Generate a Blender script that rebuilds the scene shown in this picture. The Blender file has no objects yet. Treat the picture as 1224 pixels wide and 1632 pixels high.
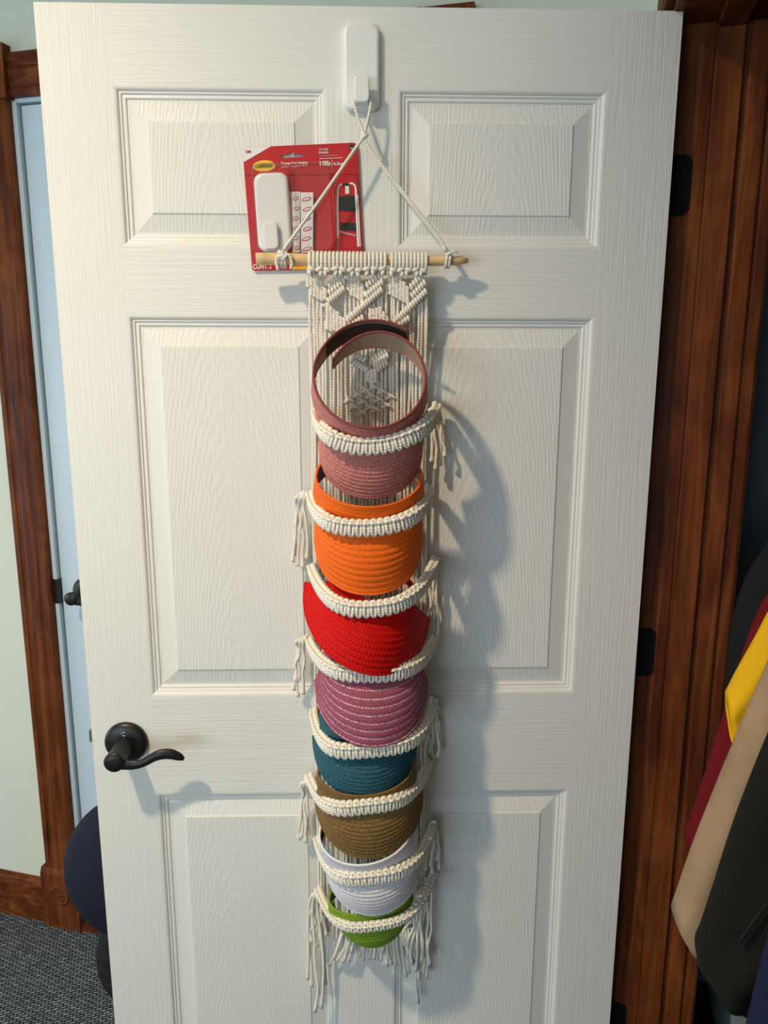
import bpy, bmesh, math, random
from mathutils import Vector, Matrix
random.seed(7)
SC = bpy.context.scene
COL = SC.collection
PI = math.pi

# ------------------------------------------------------------------ camera
CAM = Vector((0.4592, -1.2033, 1.5613)); PITCH, YAW, ROLL = 0.2026, -0.0258, 0.0027; FPX = 1226.0
_f = Vector((-math.sin(YAW)*math.cos(PITCH), math.cos(YAW)*math.cos(PITCH), -math.sin(PITCH)))
_r0 = Vector((math.cos(YAW), math.sin(YAW), 0)); _u0 = _r0.cross(_f)
_r = _r0*math.cos(ROLL)+_u0*math.sin(ROLL); _u = -_r0*math.sin(ROLL)+_u0*math.cos(ROLL)
cd = bpy.data.cameras.new('camera'); cd.sensor_fit = 'VERTICAL'; cd.sensor_height = 36.0; cd.lens = FPX/1632*36
cd.clip_start = 0.02
cam = bpy.data.objects.new('camera', cd); COL.objects.link(cam)
cam.matrix_world = Matrix(((_r.x, _u.x, -_f.x, CAM.x), (_r.y, _u.y, -_f.y, CAM.y), (_r.z, _u.z, -_f.z, CAM.z), (0, 0, 0, 1)))
SC.camera = cam

# ------------------------------------------------------------------ world, lights, exposure
SC.view_settings.view_transform = 'Standard'; SC.view_settings.look = 'None'
SC.view_settings.gamma = 1.0; SC.view_settings.exposure = 0.0
try: SC.view_settings.use_curve_mapping = False
except Exception: pass
wd = bpy.data.worlds.new('world'); SC.world = wd; wd.use_nodes = True
wd.node_tree.nodes['Background'].inputs[0].default_value = (0.55, 0.75, 1.0, 1)
wd.node_tree.nodes['Background'].inputs[1].default_value = 0.3

A16 = math.radians(16.0)                       # the room stands turned by 16 degrees to the open door
U = Vector((math.cos(A16), -math.sin(A16), 0)); V = Vector((math.sin(A16), math.cos(A16), 0)); Zv = Vector((0, 0, 1))
def room(u, v, z): return U*u + V*v + Zv*z

LAMP = Vector((-0.44, -1.10, 2.74))
pl = bpy.data.lights.new('lamp_light', 'SPOT'); pl.energy = 150; pl.color = (1.0, 0.80, 0.54); pl.shadow_soft_size = 0.05
pl.spot_size = math.radians(164); pl.spot_blend = 0.9          # a flush downlight: nothing goes up to the ceiling
plo = bpy.data.objects.new('lamp_light', pl); COL.objects.link(plo); plo.location = LAMP
# daylight in the window opening of the left wall
WIN_V0, WIN_V1, WIN_Z0, WIN_Z1, UL = -1.5, 0.30, 0.50, 1.80, -2.3
al = bpy.data.lights.new('window_light', 'AREA'); al.shape = 'RECTANGLE'; al.size = WIN_V1-WIN_V0; al.size_y = WIN_Z1-WIN_Z0
al.energy = 28; al.color = (0.60, 0.80, 1.0)
alo = bpy.data.objects.new('window_light', al); COL.objects.link(alo)
wc = room(UL+0.01, (WIN_V0+WIN_V1)/2, (WIN_Z0+WIN_Z1)/2)
alo.matrix_world = Matrix.Translation(wc) @ (-U).to_track_quat('Z', 'Y').to_matrix().to_4x4()

# added frontal fill light, set in a made-up window behind the camera
W2_U0, W2_U1, W2_Z0, W2_Z1, VF = -2.0, 0.5, 0.55, 1.80, -4.2
al2 = bpy.data.lights.new('added_fill_front', 'AREA'); al2.shape = 'RECTANGLE'; al2.size = W2_U1-W2_U0; al2.size_y = W2_Z1-W2_Z0
al2.energy = 60; al2.color = (0.66, 0.83, 1.0)
al2o = bpy.data.objects.new('added_fill_front', al2); COL.objects.link(al2o)
al2o.matrix_world = Matrix.Translation(room((W2_U0+W2_U1)/2, VF+0.01, (W2_Z0+W2_Z1)/2)) @ (-V).to_track_quat('Z', 'Y').to_matrix().to_4x4()

# ------------------------------------------------------------------ measuring helpers (a pixel at a known depth -> a point)
def ray(px, py): return _f + _r*((px-612)/FPX) - _u*((py-816)/FPX)
def P(px, py, Y):
    d = ray(px, py); return CAM + d*((Y-CAM.y)/d.y)
def PV(px, py, v):
    d = ray(px, py); return CAM + d*((v - CAM.dot(V))/d.dot(V))

# ------------------------------------------------------------------ materials
MATS = {}
def newmat(name):
    m = bpy.data.materials.new(name); m.use_nodes = True
    nt = m.node_tree; b = nt.nodes['Principled BSDF']; MATS[name] = m
    return m, nt, b
def N(nt, t, **kw):
    n = nt.nodes.new(t)
    for k, v in kw.items():
        if k.startswith('i_'): n.inputs[int(k[2:])].default_value = v
        else: setattr(n, k, v)
    return n
def L(nt, a, b): nt.links.new(a, b)
def coord(nt, kind='Object', scale=(1, 1, 1), rot=(0, 0, 0)):
    tc = N(nt, 'ShaderNodeTexCoord'); mp = N(nt, 'ShaderNodeMapping')
    mp.inputs['Scale'].default_value = scale; mp.inputs['Rotation'].default_value = rot
    L(nt, tc.outputs[kind], mp.inputs[0]); return mp.outputs[0]
def noise(nt, vec, scale, detail=2, rough=0.5, dist=0.0):
    n = N(nt, 'ShaderNodeTexNoise'); n.inputs['Scale'].default_value = scale; n.inputs['Detail'].default_value = detail
    n.inputs['Roughness'].default_value = rough; n.inputs['Distortion'].default_value = dist
    L(nt, vec, n.inputs['Vector']); return n.outputs['Fac']
def ramp(nt, fac, stops):
    r = N(nt, 'ShaderNodeValToRGB'); e = r.color_ramp.elements
    while len(e) < len(stops): e.new(0.5)
    for el, (p, c) in zip(e, stops): el.position = p; el.color = (*c, 1) if len(c) == 3 else c
    L(nt, fac, r.inputs[0]); return r.outputs[0]
def bump(nt, b, h, strength, dist=0.001, prev=None):
    n = N(nt, 'ShaderNodeBump'); n.inputs['Strength'].default_value = strength; n.inputs['Distance'].default_value = dist
    L(nt, h, n.inputs['Height'])
    if prev is not None: L(nt, prev, n.inputs['Normal'])
    L(nt, n.outputs[0], b.inputs['Normal']); return n.outputs[0]
def math_(nt, op, a, b=None):
    n = N(nt, 'ShaderNodeMath', operation=op)
    for i, x in enumerate((a, b)):
        if x is None: continue
        if isinstance(x, (int, float)): n.inputs[i].default_value = x
        else: L(nt, x, n.inputs[i])
    return n.outputs[0]
def plain(name, col, rough=0.5, metal=0.0, spec=0.5, var=0.0, vscale=30, bstr=0.0, bscale=200, bdist=0.0006, coat=0.0):
    m, nt, b = newmat(name)
    b.inputs['Base Color'].default_value = (*col, 1); b.inputs['Roughness'].default_value = rough
    b.inputs['Metallic'].default_value = metal; b.inputs['Specular IOR Level'].default_value = spec
    b.inputs['Coat Weight'].default_value = coat
    v = coord(nt)
    if var:
        f = noise(nt, v, vscale, 3)
        L(nt, ramp(nt, f, [(0.3, tuple(c*(1-var) for c in col)), (0.7, tuple(min(1, c*(1+var)) for c in col))]), b.inputs['Base Color'])
    if bstr: bump(nt, b, noise(nt, v, bscale, 2), bstr, bdist)
    return m
DOORC = (0.80, 0.785, 0.745)
def door_paint(name, kind):
    m, nt, b = newmat(name)
    b.inputs['Base Color'].default_value = (*DOORC, 1); b.inputs['Roughness'].default_value = 0.46
    if kind == 'rail':
        v = coord(nt, 'Object', (1.2, 1, 50)); h = noise(nt, v, 6.0, 2, 0.5, 0.35)
        h2 = noise(nt, coord(nt, 'Object', (9, 1, 160)), 5, 2)
    else:
        v = coord(nt, 'Object', (50, 1, 1.2)); h = noise(nt, v, 6.0, 2, 0.5, 0.35)
        h2 = noise(nt, coord(nt, 'Object', (160, 1, 9)), 5, 2)
    if kind == 'panel':
        w = N(nt, 'ShaderNodeTexWave', wave_type='RINGS', rings_direction='Y', wave_profile='SIN')
        w.inputs['Scale'].default_value = 46; w.inputs['Distortion'].default_value = 5.0
        w.inputs['Detail'].default_value = 3; w.inputs['Detail Scale'].default_value = 1.1
        L(nt, coord(nt, 'Object', (1.5, 1, 0.22)), w.inputs['Vector'])
        h = math_(nt, 'ADD', math_(nt, 'MULTIPLY', w.outputs['Fac'], 0.26), math_(nt, 'MULTIPLY', h, 0.75))
    hh = math_(nt, 'ADD', h, math_(nt, 'MULTIPLY', h2, 0.35))
    bump(nt, b, hh, 0.6, 0.0012)
    # faint scuffs of the paint
    f = noise(nt, coord(nt, 'Object'), 3.0, 4)
    L(nt, ramp(nt, f, [(0.3, tuple(c*0.97 for c in DOORC)), (0.7, DOORC)]), b.inputs['Base Color'])
    return m
door_paint('door_stile', 'stile'); door_paint('door_rail', 'rail'); door_paint('door_panel', 'panel')
plain('door_edge', DOORC, 0.4)
def wood(name, axis, dark=(0.032, 0.007, 0.003), mid=(0.120, 0.029, 0.008), light=(0.26, 0.078, 0.019), rough=0.45):
    m, nt, b = newmat(name)
    sc = {'z': (28, 28, 1.6), 'u': (1.6, 28, 28)}[axis]
    v = coord(nt, 'Object', sc)
    f = noise(nt, v, 1.6, 5, 0.62, 1.2); f2 = noise(nt, coord(nt, 'Object', (9, 9, 5)), 1.0, 3, 0.6, 0.6)
    k = math_(nt, 'ADD', math_(nt, 'MULTIPLY', f, 0.6), math_(nt, 'MULTIPLY', f2, 0.45))
    L(nt, ramp(nt, k, [(0.34, dark), (0.52, mid), (0.72, light)]), b.inputs['Base Color'])
    b.inputs['Roughness'].default_value = rough; b.inputs['Coat Weight'].default_value = 0.0; b.inputs['Coat Roughness'].default_value = 0.25; b.inputs['Specular IOR Level'].default_value = 0.12
    bump(nt, b, f, 0.12, 0.0005)
    return m
wood('wood_z', 'z'); wood('wood_u', 'u')
plain('wall_paint', (0.66, 0.66, 0.54), 0.7, var=0.02, vscale=4, bstr=0.15, bscale=220)
plain('ceiling_paint', (0.58, 0.58, 0.55), 0.8, var=0.02, vscale=4)
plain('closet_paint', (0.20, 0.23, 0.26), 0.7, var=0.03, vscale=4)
plain('white_gloss', (0.58, 0.68, 0.75), 0.33, var=0.02, vscale=3)
plain('gasket', (0.03, 0.035, 0.04), 0.6)
plain('black_metal', (0.012, 0.0115, 0.011), 0.38, metal=0.35, spec=0.6)
plain('hinge_black', (0.004, 0.004, 0.0045), 0.7, spec=0.15)
plain('bronze_metal', (0.035, 0.03, 0.025), 0.4, metal=0.7)
plain('steel', (0.35, 0.34, 0.32), 0.35, metal=1.0)
plain('white_plastic', (0.83, 0.82, 0.80), 0.3)
plain('dowel_wood', (0.74, 0.50, 0.24), 0.55, var=0.18, vscale=40, bstr=0.2, bscale=120)
plain('glass_sky', (0.6, 0.75, 0.9), 0.1)
def carpet():
    m, nt, b = newmat('carpet')
    v = coord(nt, 'Object', (1, 1, 1), (0, 0, -A16))
    a = N(nt, 'ShaderNodeTexBrick'); a.inputs['Scale'].default_value = 1.0
    a.inputs['Brick Width'].default_value = 0.017; a.inputs['Row Height'].default_value = 0.0078; a.inputs['Mortar Size'].default_value = 0.0020
    a.inputs['Mortar Smooth'].default_value = 0.8
    a.inputs['Color1'].default_value = (0.24, 0.25, 0.255, 1); a.inputs['Color2'].default_value = (0.13, 0.137, 0.145, 1); a.inputs['Mortar'].default_value = (0.016, 0.018, 0.022, 1)
    d = noise(nt, coord(nt, 'Object'), 60, 2)
    add = N(nt, 'ShaderNodeVectorMath', operation='ADD'); L(nt, v, add.inputs[0])
    sc = N(nt, 'ShaderNodeVectorMath', operation='SCALE'); sc.inputs['Scale'].default_value = 0.004
    cmb = N(nt, 'ShaderNodeCombineXYZ'); L(nt, d, cmb.inputs[0]); L(nt, d, cmb.inputs[1]); L(nt, cmb.outputs[0], sc.inputs[0]); L(nt, sc.outputs[0], add.inputs[1])
    L(nt, add.outputs[0], a.inputs['Vector'])
    n = noise(nt, coord(nt, 'Object', (40, 160, 1), (0, 0, -A16)), 1.5, 3)
    mx = N(nt, 'ShaderNodeMix', data_type='RGBA', blend_type='MULTIPLY'); mx.inputs[0].default_value = 1.0
    L(nt, a.outputs['Color'], mx.inputs[6]); L(nt, ramp(nt, n, [(0.3, (0.5, 0.5, 0.5)), (0.7, (1.4, 1.4, 1.4))]), mx.inputs[7])
    L(nt, mx.outputs[2], b.inputs['Base Color']); b.inputs['Roughness'].default_value = 0.95; b.inputs['Specular IOR Level'].default_value = 0.1
    inv = math_(nt, 'SUBTRACT', 1.0, a.outputs['Fac']); bump(nt, b, inv, 0.9, 0.004)
carpet()
def cord_mat(name, col):
    m, nt, b = newmat(name)
    tc = N(nt, 'ShaderNodeTexCoord'); sp = N(nt, 'ShaderNodeSeparateXYZ'); L(nt, tc.outputs['UV'], sp.inputs[0])
    ph = math_(nt, 'ADD', math_(nt, 'MULTIPLY', sp.outputs[0], 2*PI/0.0042), math_(nt, 'MULTIPLY', sp.outputs[1], 2*PI*1.0))
    s = math_(nt, 'SINE', ph)
    f = noise(nt, coord(nt, 'Object'), 900, 2); f2 = noise(nt, coord(nt, 'Object'), 45, 2)
    k = math_(nt, 'ADD', s, math_(nt, 'MULTIPLY', f, 1.2))
    bump(nt, b, k, 0.45, 0.0007)
    L(nt, ramp(nt, f2, [(0.3, tuple(c*0.93 for c in col)), (0.7, col)]), b.inputs['Base Color'])
    b.inputs['Roughness'].default_value = 0.9; b.inputs['Specular IOR Level'].default_value = 0.2
    b.inputs['Sheen Weight'].default_value = 0.15
    return m
cord_mat('cord', (0.86, 0.80, 0.69))
def straw(name, col, col2=None, rough=0.6, spark=None, cell=0.0045, bstr=0.6, line=None):
    """UV: x = metres along the braid, y = number of the braid row."""
    col2 = col2 or tuple(c*0.72 for c in col)
    m, nt, b = newmat(name)
    tc = N(nt, 'ShaderNodeTexCoord'); sp = N(nt, 'ShaderNodeSeparateXYZ'); L(nt, tc.outputs['UV'], sp.inputs[0])
    fr = math_(nt, 'FRACT', sp.outputs[1]); row = math_(nt, 'FLOOR', sp.outputs[1])
    ph = math_(nt, 'ADD', math_(nt, 'MULTIPLY', sp.outputs[0], 2*PI/cell), math_(nt, 'MULTIPLY', row, 2.4))
    zig = math_(nt, 'ABSOLUTE', math_(nt, 'SUBTRACT', fr, 0.5))
    s = math_(nt, 'SINE', math_(nt, 'ADD', ph, math_(nt, 'MULTIPLY', zig, 7.0)))
    f = noise(nt, coord(nt, 'Object'), 520, 3, 0.7)
    k = math_(nt, 'ADD', math_(nt, 'MULTIPLY', s, 0.30), math_(nt, 'MULTIPLY', f, 1.3))
    bump(nt, b, k, bstr, 0.0008)
    stops = [(0.30, col2), (0.62, col)]
    if spark: stops = [(0.30, col2), (0.58, col), (0.80, spark)]
    kc = math_(nt, 'ADD', math_(nt, 'MULTIPLY', s, 0.10), f)
    c = ramp(nt, kc, stops)
    if line:                                    # glittering thread sewn along the row seams
        e = math_(nt, 'GREATER_THAN', zig, 0.42)
        g = math_(nt, 'GREATER_THAN', noise(nt, coord(nt, 'Object'), 800, 1), 0.50)
        mk_ = math_(nt, 'MULTIPLY', e, g)
        mx = N(nt, 'ShaderNodeMix', data_type='RGBA'); L(nt, mk_, mx.inputs[0]); L(nt, c, mx.inputs[6]); mx.inputs[7].default_value = (*line, 1)
        c = mx.outputs[2]
    L(nt, c, b.inputs['Base Color']); b.inputs['Roughness'].default_value = rough; b.inputs['Specular IOR Level'].default_value = 0.14
    return m

def clear_mat():
    m, nt, b = newmat('clear_plastic'); out = nt.nodes['Material Output']
    t = N(nt, 'ShaderNodeBsdfTransparent'); t.inputs[0].default_value = (0.97, 0.96, 0.96, 1)
    gl = N(nt, 'ShaderNodeBsdfGlossy'); gl.inputs['Roughness'].default_value = 0.12
    lw_ = N(nt, 'ShaderNodeLayerWeight'); lw_.inputs[0].default_value = 0.5
    fac = math_(nt, 'ADD', math_(nt, 'MULTIPLY', math_(nt, 'POWER', lw_.outputs['Facing'], 3.0), 0.75), 0.05)
    mx = N(nt, 'ShaderNodeMixShader'); L(nt, fac, mx.inputs[0]); L(nt, t.outputs[0], mx.inputs[1]); L(nt, gl.outputs[0], mx.inputs[2])
    L(nt, mx.outputs[0], out.inputs[0])
clear_mat()

# ------------------------------------------------------------------ object helpers
ORG = {}
def org(o):
    return ORG.get(o.name, Vector((0, 0, 0)))
def tag(o, label=None, cat=None, group=None, kind=None):
    if label: o['label'] = label
    if cat: o['category'] = cat
    if group: o['group'] = group
    if kind: o['kind'] = kind
    return o
def thing(name, loc, label=None, cat=None, group=None, kind=None):
    o = bpy.data.objects.new(name, None); COL.objects.link(o); o.location = loc; o.empty_display_size = 0.05
    ORG[o.name] = Vector(loc)
    return tag(o, label, cat, group, kind)
def mesh(name, vs, fs, mat, parent=None, smooth=False, uvs=None, fmats=None, extra=(), origin=None):
    """vs in world coordinates; parent is a thing or a part; origin moves the local origin of a top-level mesh."""
    og = org(parent) if parent else (Vector(origin) if origin is not None else Vector((0, 0, 0)))
    me = bpy.data.meshes.new(name); me.from_pydata([Vector(v)-og for v in vs], [], fs)
    for mm in (mat, *extra): me.materials.append(MATS[mm])
    if fmats: me.polygons.foreach_set('material_index', fmats)
    if smooth: me.polygons.foreach_set('use_smooth', [True]*len(me.polygons))
    if uvs is not None:
        ul = me.uv_layers.new(name='UVMap'); li = [l.vertex_index for l in me.loops]
        ul.data.foreach_set('uv', [c for i in li for c in uvs[i]])
    me.update()
    o = bpy.data.objects.new(name, me); COL.objects.link(o)
    if parent: o.parent = parent
    else: o.location = og
    ORG[o.name] = og
    return o
class MB:
    """collects boxes, prisms, tubes, lathes into one mesh"""
    def __init__(s): s.v = []; s.f = []; s.uv = []
    def add(s, vs, fs, uv=None):
        n = len(s.v); s.v += [Vector(v) for v in vs]; s.f += [tuple(i+n for i in f) for f in fs]
        s.uv += uv if uv else [(0, 0)]*len(vs); return s
    def box(s, a, b, fr=None):
        x0, y0, z0 = a; x1, y1, z1 = b
        vs = [(x0, y0, z0), (x1, y0, z0), (x1, y1, z0), (x0, y1, z0), (x0, y0, z1), (x1, y0, z1), (x1, y1, z1), (x0, y1, z1)]
        if fr: vs = [fr(*v) for v in vs]
        return s.add(vs, [(0, 3, 2, 1), (4, 5, 6, 7), (0, 1, 5, 4), (1, 2, 6, 5), (2, 3, 7, 6), (3, 0, 4, 7)])
    def prism(s, prof, along0, along1, fr):
        """prof: list of (a,b); fr(a,b,t) -> point; extruded t from along0 to along1"""
        n = len(prof); vs = [fr(a, b, along0) for a, b in prof]+[fr(a, b, along1) for a, b in prof]
        fs = [(i, (i+1) % n, n+(i+1) % n, n+i) for i in range(n)]+[tuple(range(n-1, -1, -1)), tuple(range(n, 2*n))]
        return s.add(vs, fs)
    def tube(s, pts, r, seg=7, cap=True, taper=None, flat=1.0, nrm=None):
        pts = [Vector(p) for p in pts]; n = len(pts); T = []
        for i in range(n):
            t = pts[min(i+1, n-1)]-pts[max(i-1, 0)]
            T.append(t.normalized() if t.length > 1e-9 else Vector((0, 0, 1)))
        ref = Vector(nrm) if nrm else (Vector((0, -1, 0)) if abs(T[0].y) < 0.9 else Vector((1, 0, 0)))
        vs = []; uv = []; ln = 0
        for i in range(n):
            if i: ln += (pts[i]-pts[i-1]).length
            a = ref-T[i]*ref.dot(T[i])
            if a.length < 1e-6: a = T[i].orthogonal()
            a.normalize(); ref = a; b = T[i].cross(a)
            rr = r(i/(n-1)) if callable(r) else r
            for k in range(seg):
                th = 2*PI*k/seg
                vs.append(pts[i]+a*(rr*flat*math.cos(th))+b*(rr*math.sin(th))); uv.append((ln, k/seg))
        fs = [(i*seg+k, i*seg+(k+1) % seg, (i+1)*seg+(k+1) % seg, (i+1)*seg+k) for i in range(n-1) for k in range(seg)]
        if cap: fs += [tuple(range(seg-1, -1, -1)), tuple((n-1)*seg+k for k in range(seg))]
        return s.add(vs, fs, uv)
    def lathe(s, prof, c, ax, seg=40):
        """prof: (radius, distance along ax)"""
        ax = Vector(ax).normalized(); a = ax.orthogonal().normalized(); b = ax.cross(a); c = Vector(c); vs = []
        for r, h in prof:
            for k in range(seg):
                th = 2*PI*k/seg; vs.append(c+ax*h+a*(r*math.cos(th))+b*(r*math.sin(th)))
        n = len(prof)
        fs = [(i*seg+k, i*seg+(k+1) % seg, (i+1)*seg+(k+1) % seg, (i+1)*seg+k) for i in range(n-1) for k in range(seg)]
        fs += [tuple(range(seg-1, -1, -1)), tuple((n-1)*seg+k for k in range(seg))]
        return s.add(vs, fs)
    def ell(s, c, ax, rl, rw, seg=6, rings=4, rd=None):
        """ellipsoid bead, long axis ax"""
        ax = Vector(ax).normalized(); a = ax.orthogonal() if abs(ax.y) > 0.9 else (Vector((0, -1, 0))-ax*ax.dot(Vector((0, -1, 0)))).normalized()
        a.normalize(); b = ax.cross(a); c = Vector(c); rd = rd or rw; vs = [c-ax*rl]
        for i in range(1, rings):
            th = PI*i/rings
            for k in range(seg):
                p = 2*PI*k/seg; vs.append(c-ax*(rl*math.cos(th))+a*(rd*math.sin(th)*math.cos(p))+b*(rw*math.sin(th)*math.sin(p)))
        vs.append(c+ax*rl); m = len(vs)-1; fs = [(0, 1+(k+1) % seg, 1+k) for k in range(seg)]
        for i in range(rings-2):
            o = 1+i*seg; fs += [(o+k, o+(k+1) % seg, o+seg+(k+1) % seg, o+seg+k) for k in range(seg)]
        o = 1+(rings-2)*seg; fs += [(o+k, o+(k+1) % seg, m) for k in range(seg)]
        return s.add(vs, fs, [(0, 0)]*len(vs))
    def build(s, name, mat, parent=None, smooth=False, **kw):
        return mesh(name, s.v, s.f, mat, parent, smooth, uvs=s.uv, **kw)
def bevel(o, w, seg=2):
    md = o.modifiers.new('bevel', 'BEVEL'); md.width = w; md.segments = seg; md.limit_method = 'ANGLE'; return o
def catmull(pts, n=6):
    pts = [Vector(p) for p in pts]; Q = [pts[0]*2-pts[1]]+pts+[pts[-1]*2-pts[-2]]; out = []
    for i in range(1, len(Q)-2):
        p0, p1, p2, p3 = Q[i-1:i+3]
        for k in range(n):
            t = k/n
            out.append(0.5*((2*p1)+(p2-p0)*t+(2*p0-5*p1+4*p2-p3)*t*t+(3*p1-p0-3*p2+p3)*t**3))
    out.append(pts[-1]); return out
def flat_shape(name, loops, fr, thick, mat, parent):
    """filled 2D outline (first loop) with holes, extruded; fr(x, z, d) -> world point, d = distance to the front"""
    cu = bpy.data.curves.new('tmp', 'CURVE'); cu.dimensions = '2D'; cu.fill_mode = 'BOTH'; cu.extrude = 0.5
    for lp in loops:
        sp = cu.splines.new('POLY'); sp.points.add(len(lp)-1); sp.use_cyclic_u = True
        for p, q in zip(sp.points, lp): p.co = (q[0], q[1], 0, 1)
    ob = bpy.data.objects.new('tmp', cu); COL.objects.link(ob)
    dg = bpy.context.evaluated_depsgraph_get(); me = bpy.data.meshes.new_from_object(ob.evaluated_get(dg))
    vs = [fr(v.co.x, v.co.y, (v.co.z+0.5)*thick) for v in me.vertices]; fs = [tuple(p.vertices) for p in me.polygons]
    bpy.data.objects.remove(ob); bpy.data.curves.remove(cu); bpy.data.meshes.remove(me)
    return mesh(name, vs, fs, mat, parent)
def text_shape(name, txt, fr, size, mat, parent, bold=0.0, width=None, shear=0.0, thick=0.0003):
    cu = bpy.data.curves.new('tmp', 'FONT'); cu.body = txt; cu.size = 1.0; cu.extrude = 0.5; cu.offset = bold; cu.shear = shear; cu.resolution_u = 3
    ob = bpy.data.objects.new('tmp', cu); COL.objects.link(ob)
    dg = bpy.context.evaluated_depsgraph_get(); me = bpy.data.meshes.new_from_object(ob.evaluated_get(dg))
    xs = [v.co.x for v in me.vertices]; x0 = min(xs); w = max(xs)-x0
    k = (width/w) if width else size
    vs = [fr((v.co.x-x0)*k, v.co.y*size, (v.co.z+0.5)*thick) for v in me.vertices]; fs = [tuple(p.vertices) for p in me.polygons]
    bpy.data.objects.remove(ob); bpy.data.curves.remove(cu); bpy.data.meshes.remove(me)
    return mesh(name, vs, fs, mat, parent)
def rrect(x0, y0, x1, y1, r, n=5):
    out = []
    for cx, cy, a0 in ((x1-r, y1-r, 0), (x0+r, y1-r, 90), (x0+r, y0+r, 180), (x1-r, y0+r, 270)):
        for k in range(n+1):
            a = math.radians(a0+90*k/n); out.append((cx+r*math.cos(a), cy+r*math.sin(a)))
    return out
def R3(u, v, z): return room(u, v, z)

# ================================================================== the room shell
VB = 0.568; UR = 0.868; UR2 = 1.03; CEIL = 2.80; VJ = 0.297; VO = -0.86
def rbox(name, a, b, mat, parent=None, kind='structure', bev=0):
    o = MB().box(a, b, R3).build(name, mat, parent)
    if kind and not parent: o['kind'] = kind
    if bev: bevel(o, bev)
    return o
rbox('floor', (UL-0.1, VF-0.1, -0.05), (2.1, 0.75, 0), 'carpet')
rbox('ceiling', (UL-0.1, VF-0.1, CEIL), (2.1, 0.75, CEIL+0.05), 'ceiling_paint')
DU0, DU1, DZ1 = -0.490, 0.430, 2.108              # opening of the second door in the back wall
b = MB(); b.box((UL-0.1, VB, 0), (DU0-0.02, 0.70, CEIL), R3); b.box((DU1+0.02, VB, 0), (UR2, 0.70, CEIL), R3); b.box((DU0-0.02, VB, DZ1+0.02), (DU1+0.02, 0.70, CEIL), R3)
b.build('wall_back', 'wall_paint')['kind'] = 'structure'
b = MB(); b.box((UR, VJ+0.02, 0), (UR2, VB, CEIL), R3); b.box((UR, VF, 0), (UR2, VO-0.02, CEIL), R3); b.box((UR, VO-0.02, 2.07), (UR2, VJ+0.02, CEIL), R3)
b.build('wall_right', 'wall_paint')['kind'] = 'structure'
b = MB(); b.box((UL-0.1, VF, 0), (UL, WIN_V0, CEIL), R3); b.box((UL-0.1, WIN_V1, 0), (UL, VB, CEIL), R3)
b.box((UL-0.1, WIN_V0, 0), (UL, WIN_V1, WIN_Z0), R3); b.box((UL-0.1, WIN_V0, WIN_Z1), (UL, WIN_V1, CEIL), R3)
b.build('wall_left', 'wall_paint')['kind'] = 'structure'
b = MB(); b.box((UL-0.1, VF-0.1, 0), (W2_U0, VF, CEIL), R3); b.box((W2_U1, VF-0.1, 0), (UR2, VF, CEIL), R3)
b.box((W2_U0, VF-0.1, 0), (W2_U1, VF, W2_Z0), R3); b.box((W2_U0, VF-0.1, W2_Z1), (W2_U1, VF, CEIL), R3)
b.build('wall_front', 'wall_paint')['kind'] = 'structure'
w2 = thing('added_fill_window', room((W2_U0+W2_U1)/2, VF-0.05, W2_Z0), kind='structure'); b = MB(); e = 0.05  # unseen window, added to house the frontal fill light
b.box((W2_U0, VF-0.08, W2_Z0), (W2_U0+e, VF-0.02, W2_Z1), R3); b.box((W2_U1-e, VF-0.08, W2_Z0), (W2_U1, VF-0.02, W2_Z1), R3)
b.box((W2_U0+e, VF-0.08, W2_Z0), (W2_U1-e, VF-0.02, W2_Z0+e), R3); b.box((W2_U0+e, VF-0.08, W2_Z1-e), (W2_U1-e, VF-0.02, W2_Z1), R3)
b.box(((W2_U0+W2_U1)/2-0.025, VF-0.07, W2_Z0+e), ((W2_U0+W2_U1)/2+0.025, VF-0.03, W2_Z1-e), R3)
b.build('window_frame', 'white_gloss', w2)
w1 = thing('window_1', room(UL-0.05, (WIN_V0+WIN_V1)/2, WIN_Z0), kind='structure')
b = MB(); e = 0.05
b.box((UL-0.08, WIN_V0, WIN_Z0), (UL-0.02, WIN_V0+e, WIN_Z1), R3); b.box((UL-0.08, WIN_V1-e, WIN_Z0), (UL-0.02, WIN_V1, WIN_Z1), R3)
b.box((UL-0.08, WIN_V0+e, WIN_Z0), (UL-0.02, WIN_V1-e, WIN_Z0+e), R3); b.box((UL-0.08, WIN_V0+e, WIN_Z1-e), (UL-0.02, WIN_V1-e, WIN_Z1), R3)
b.box((UL-0.07, WIN_V0+e, 1.14), (UL-0.03, WIN_V1-e, 1.18), R3)
b.build('window_frame', 'white_gloss', w1)
# closet behind the doorway
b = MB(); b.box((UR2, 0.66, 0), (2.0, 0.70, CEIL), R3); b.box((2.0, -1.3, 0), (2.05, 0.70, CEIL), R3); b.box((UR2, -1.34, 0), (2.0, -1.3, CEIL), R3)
b.build('wall_closet', 'closet_paint')['kind'] = 'structure'

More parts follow.
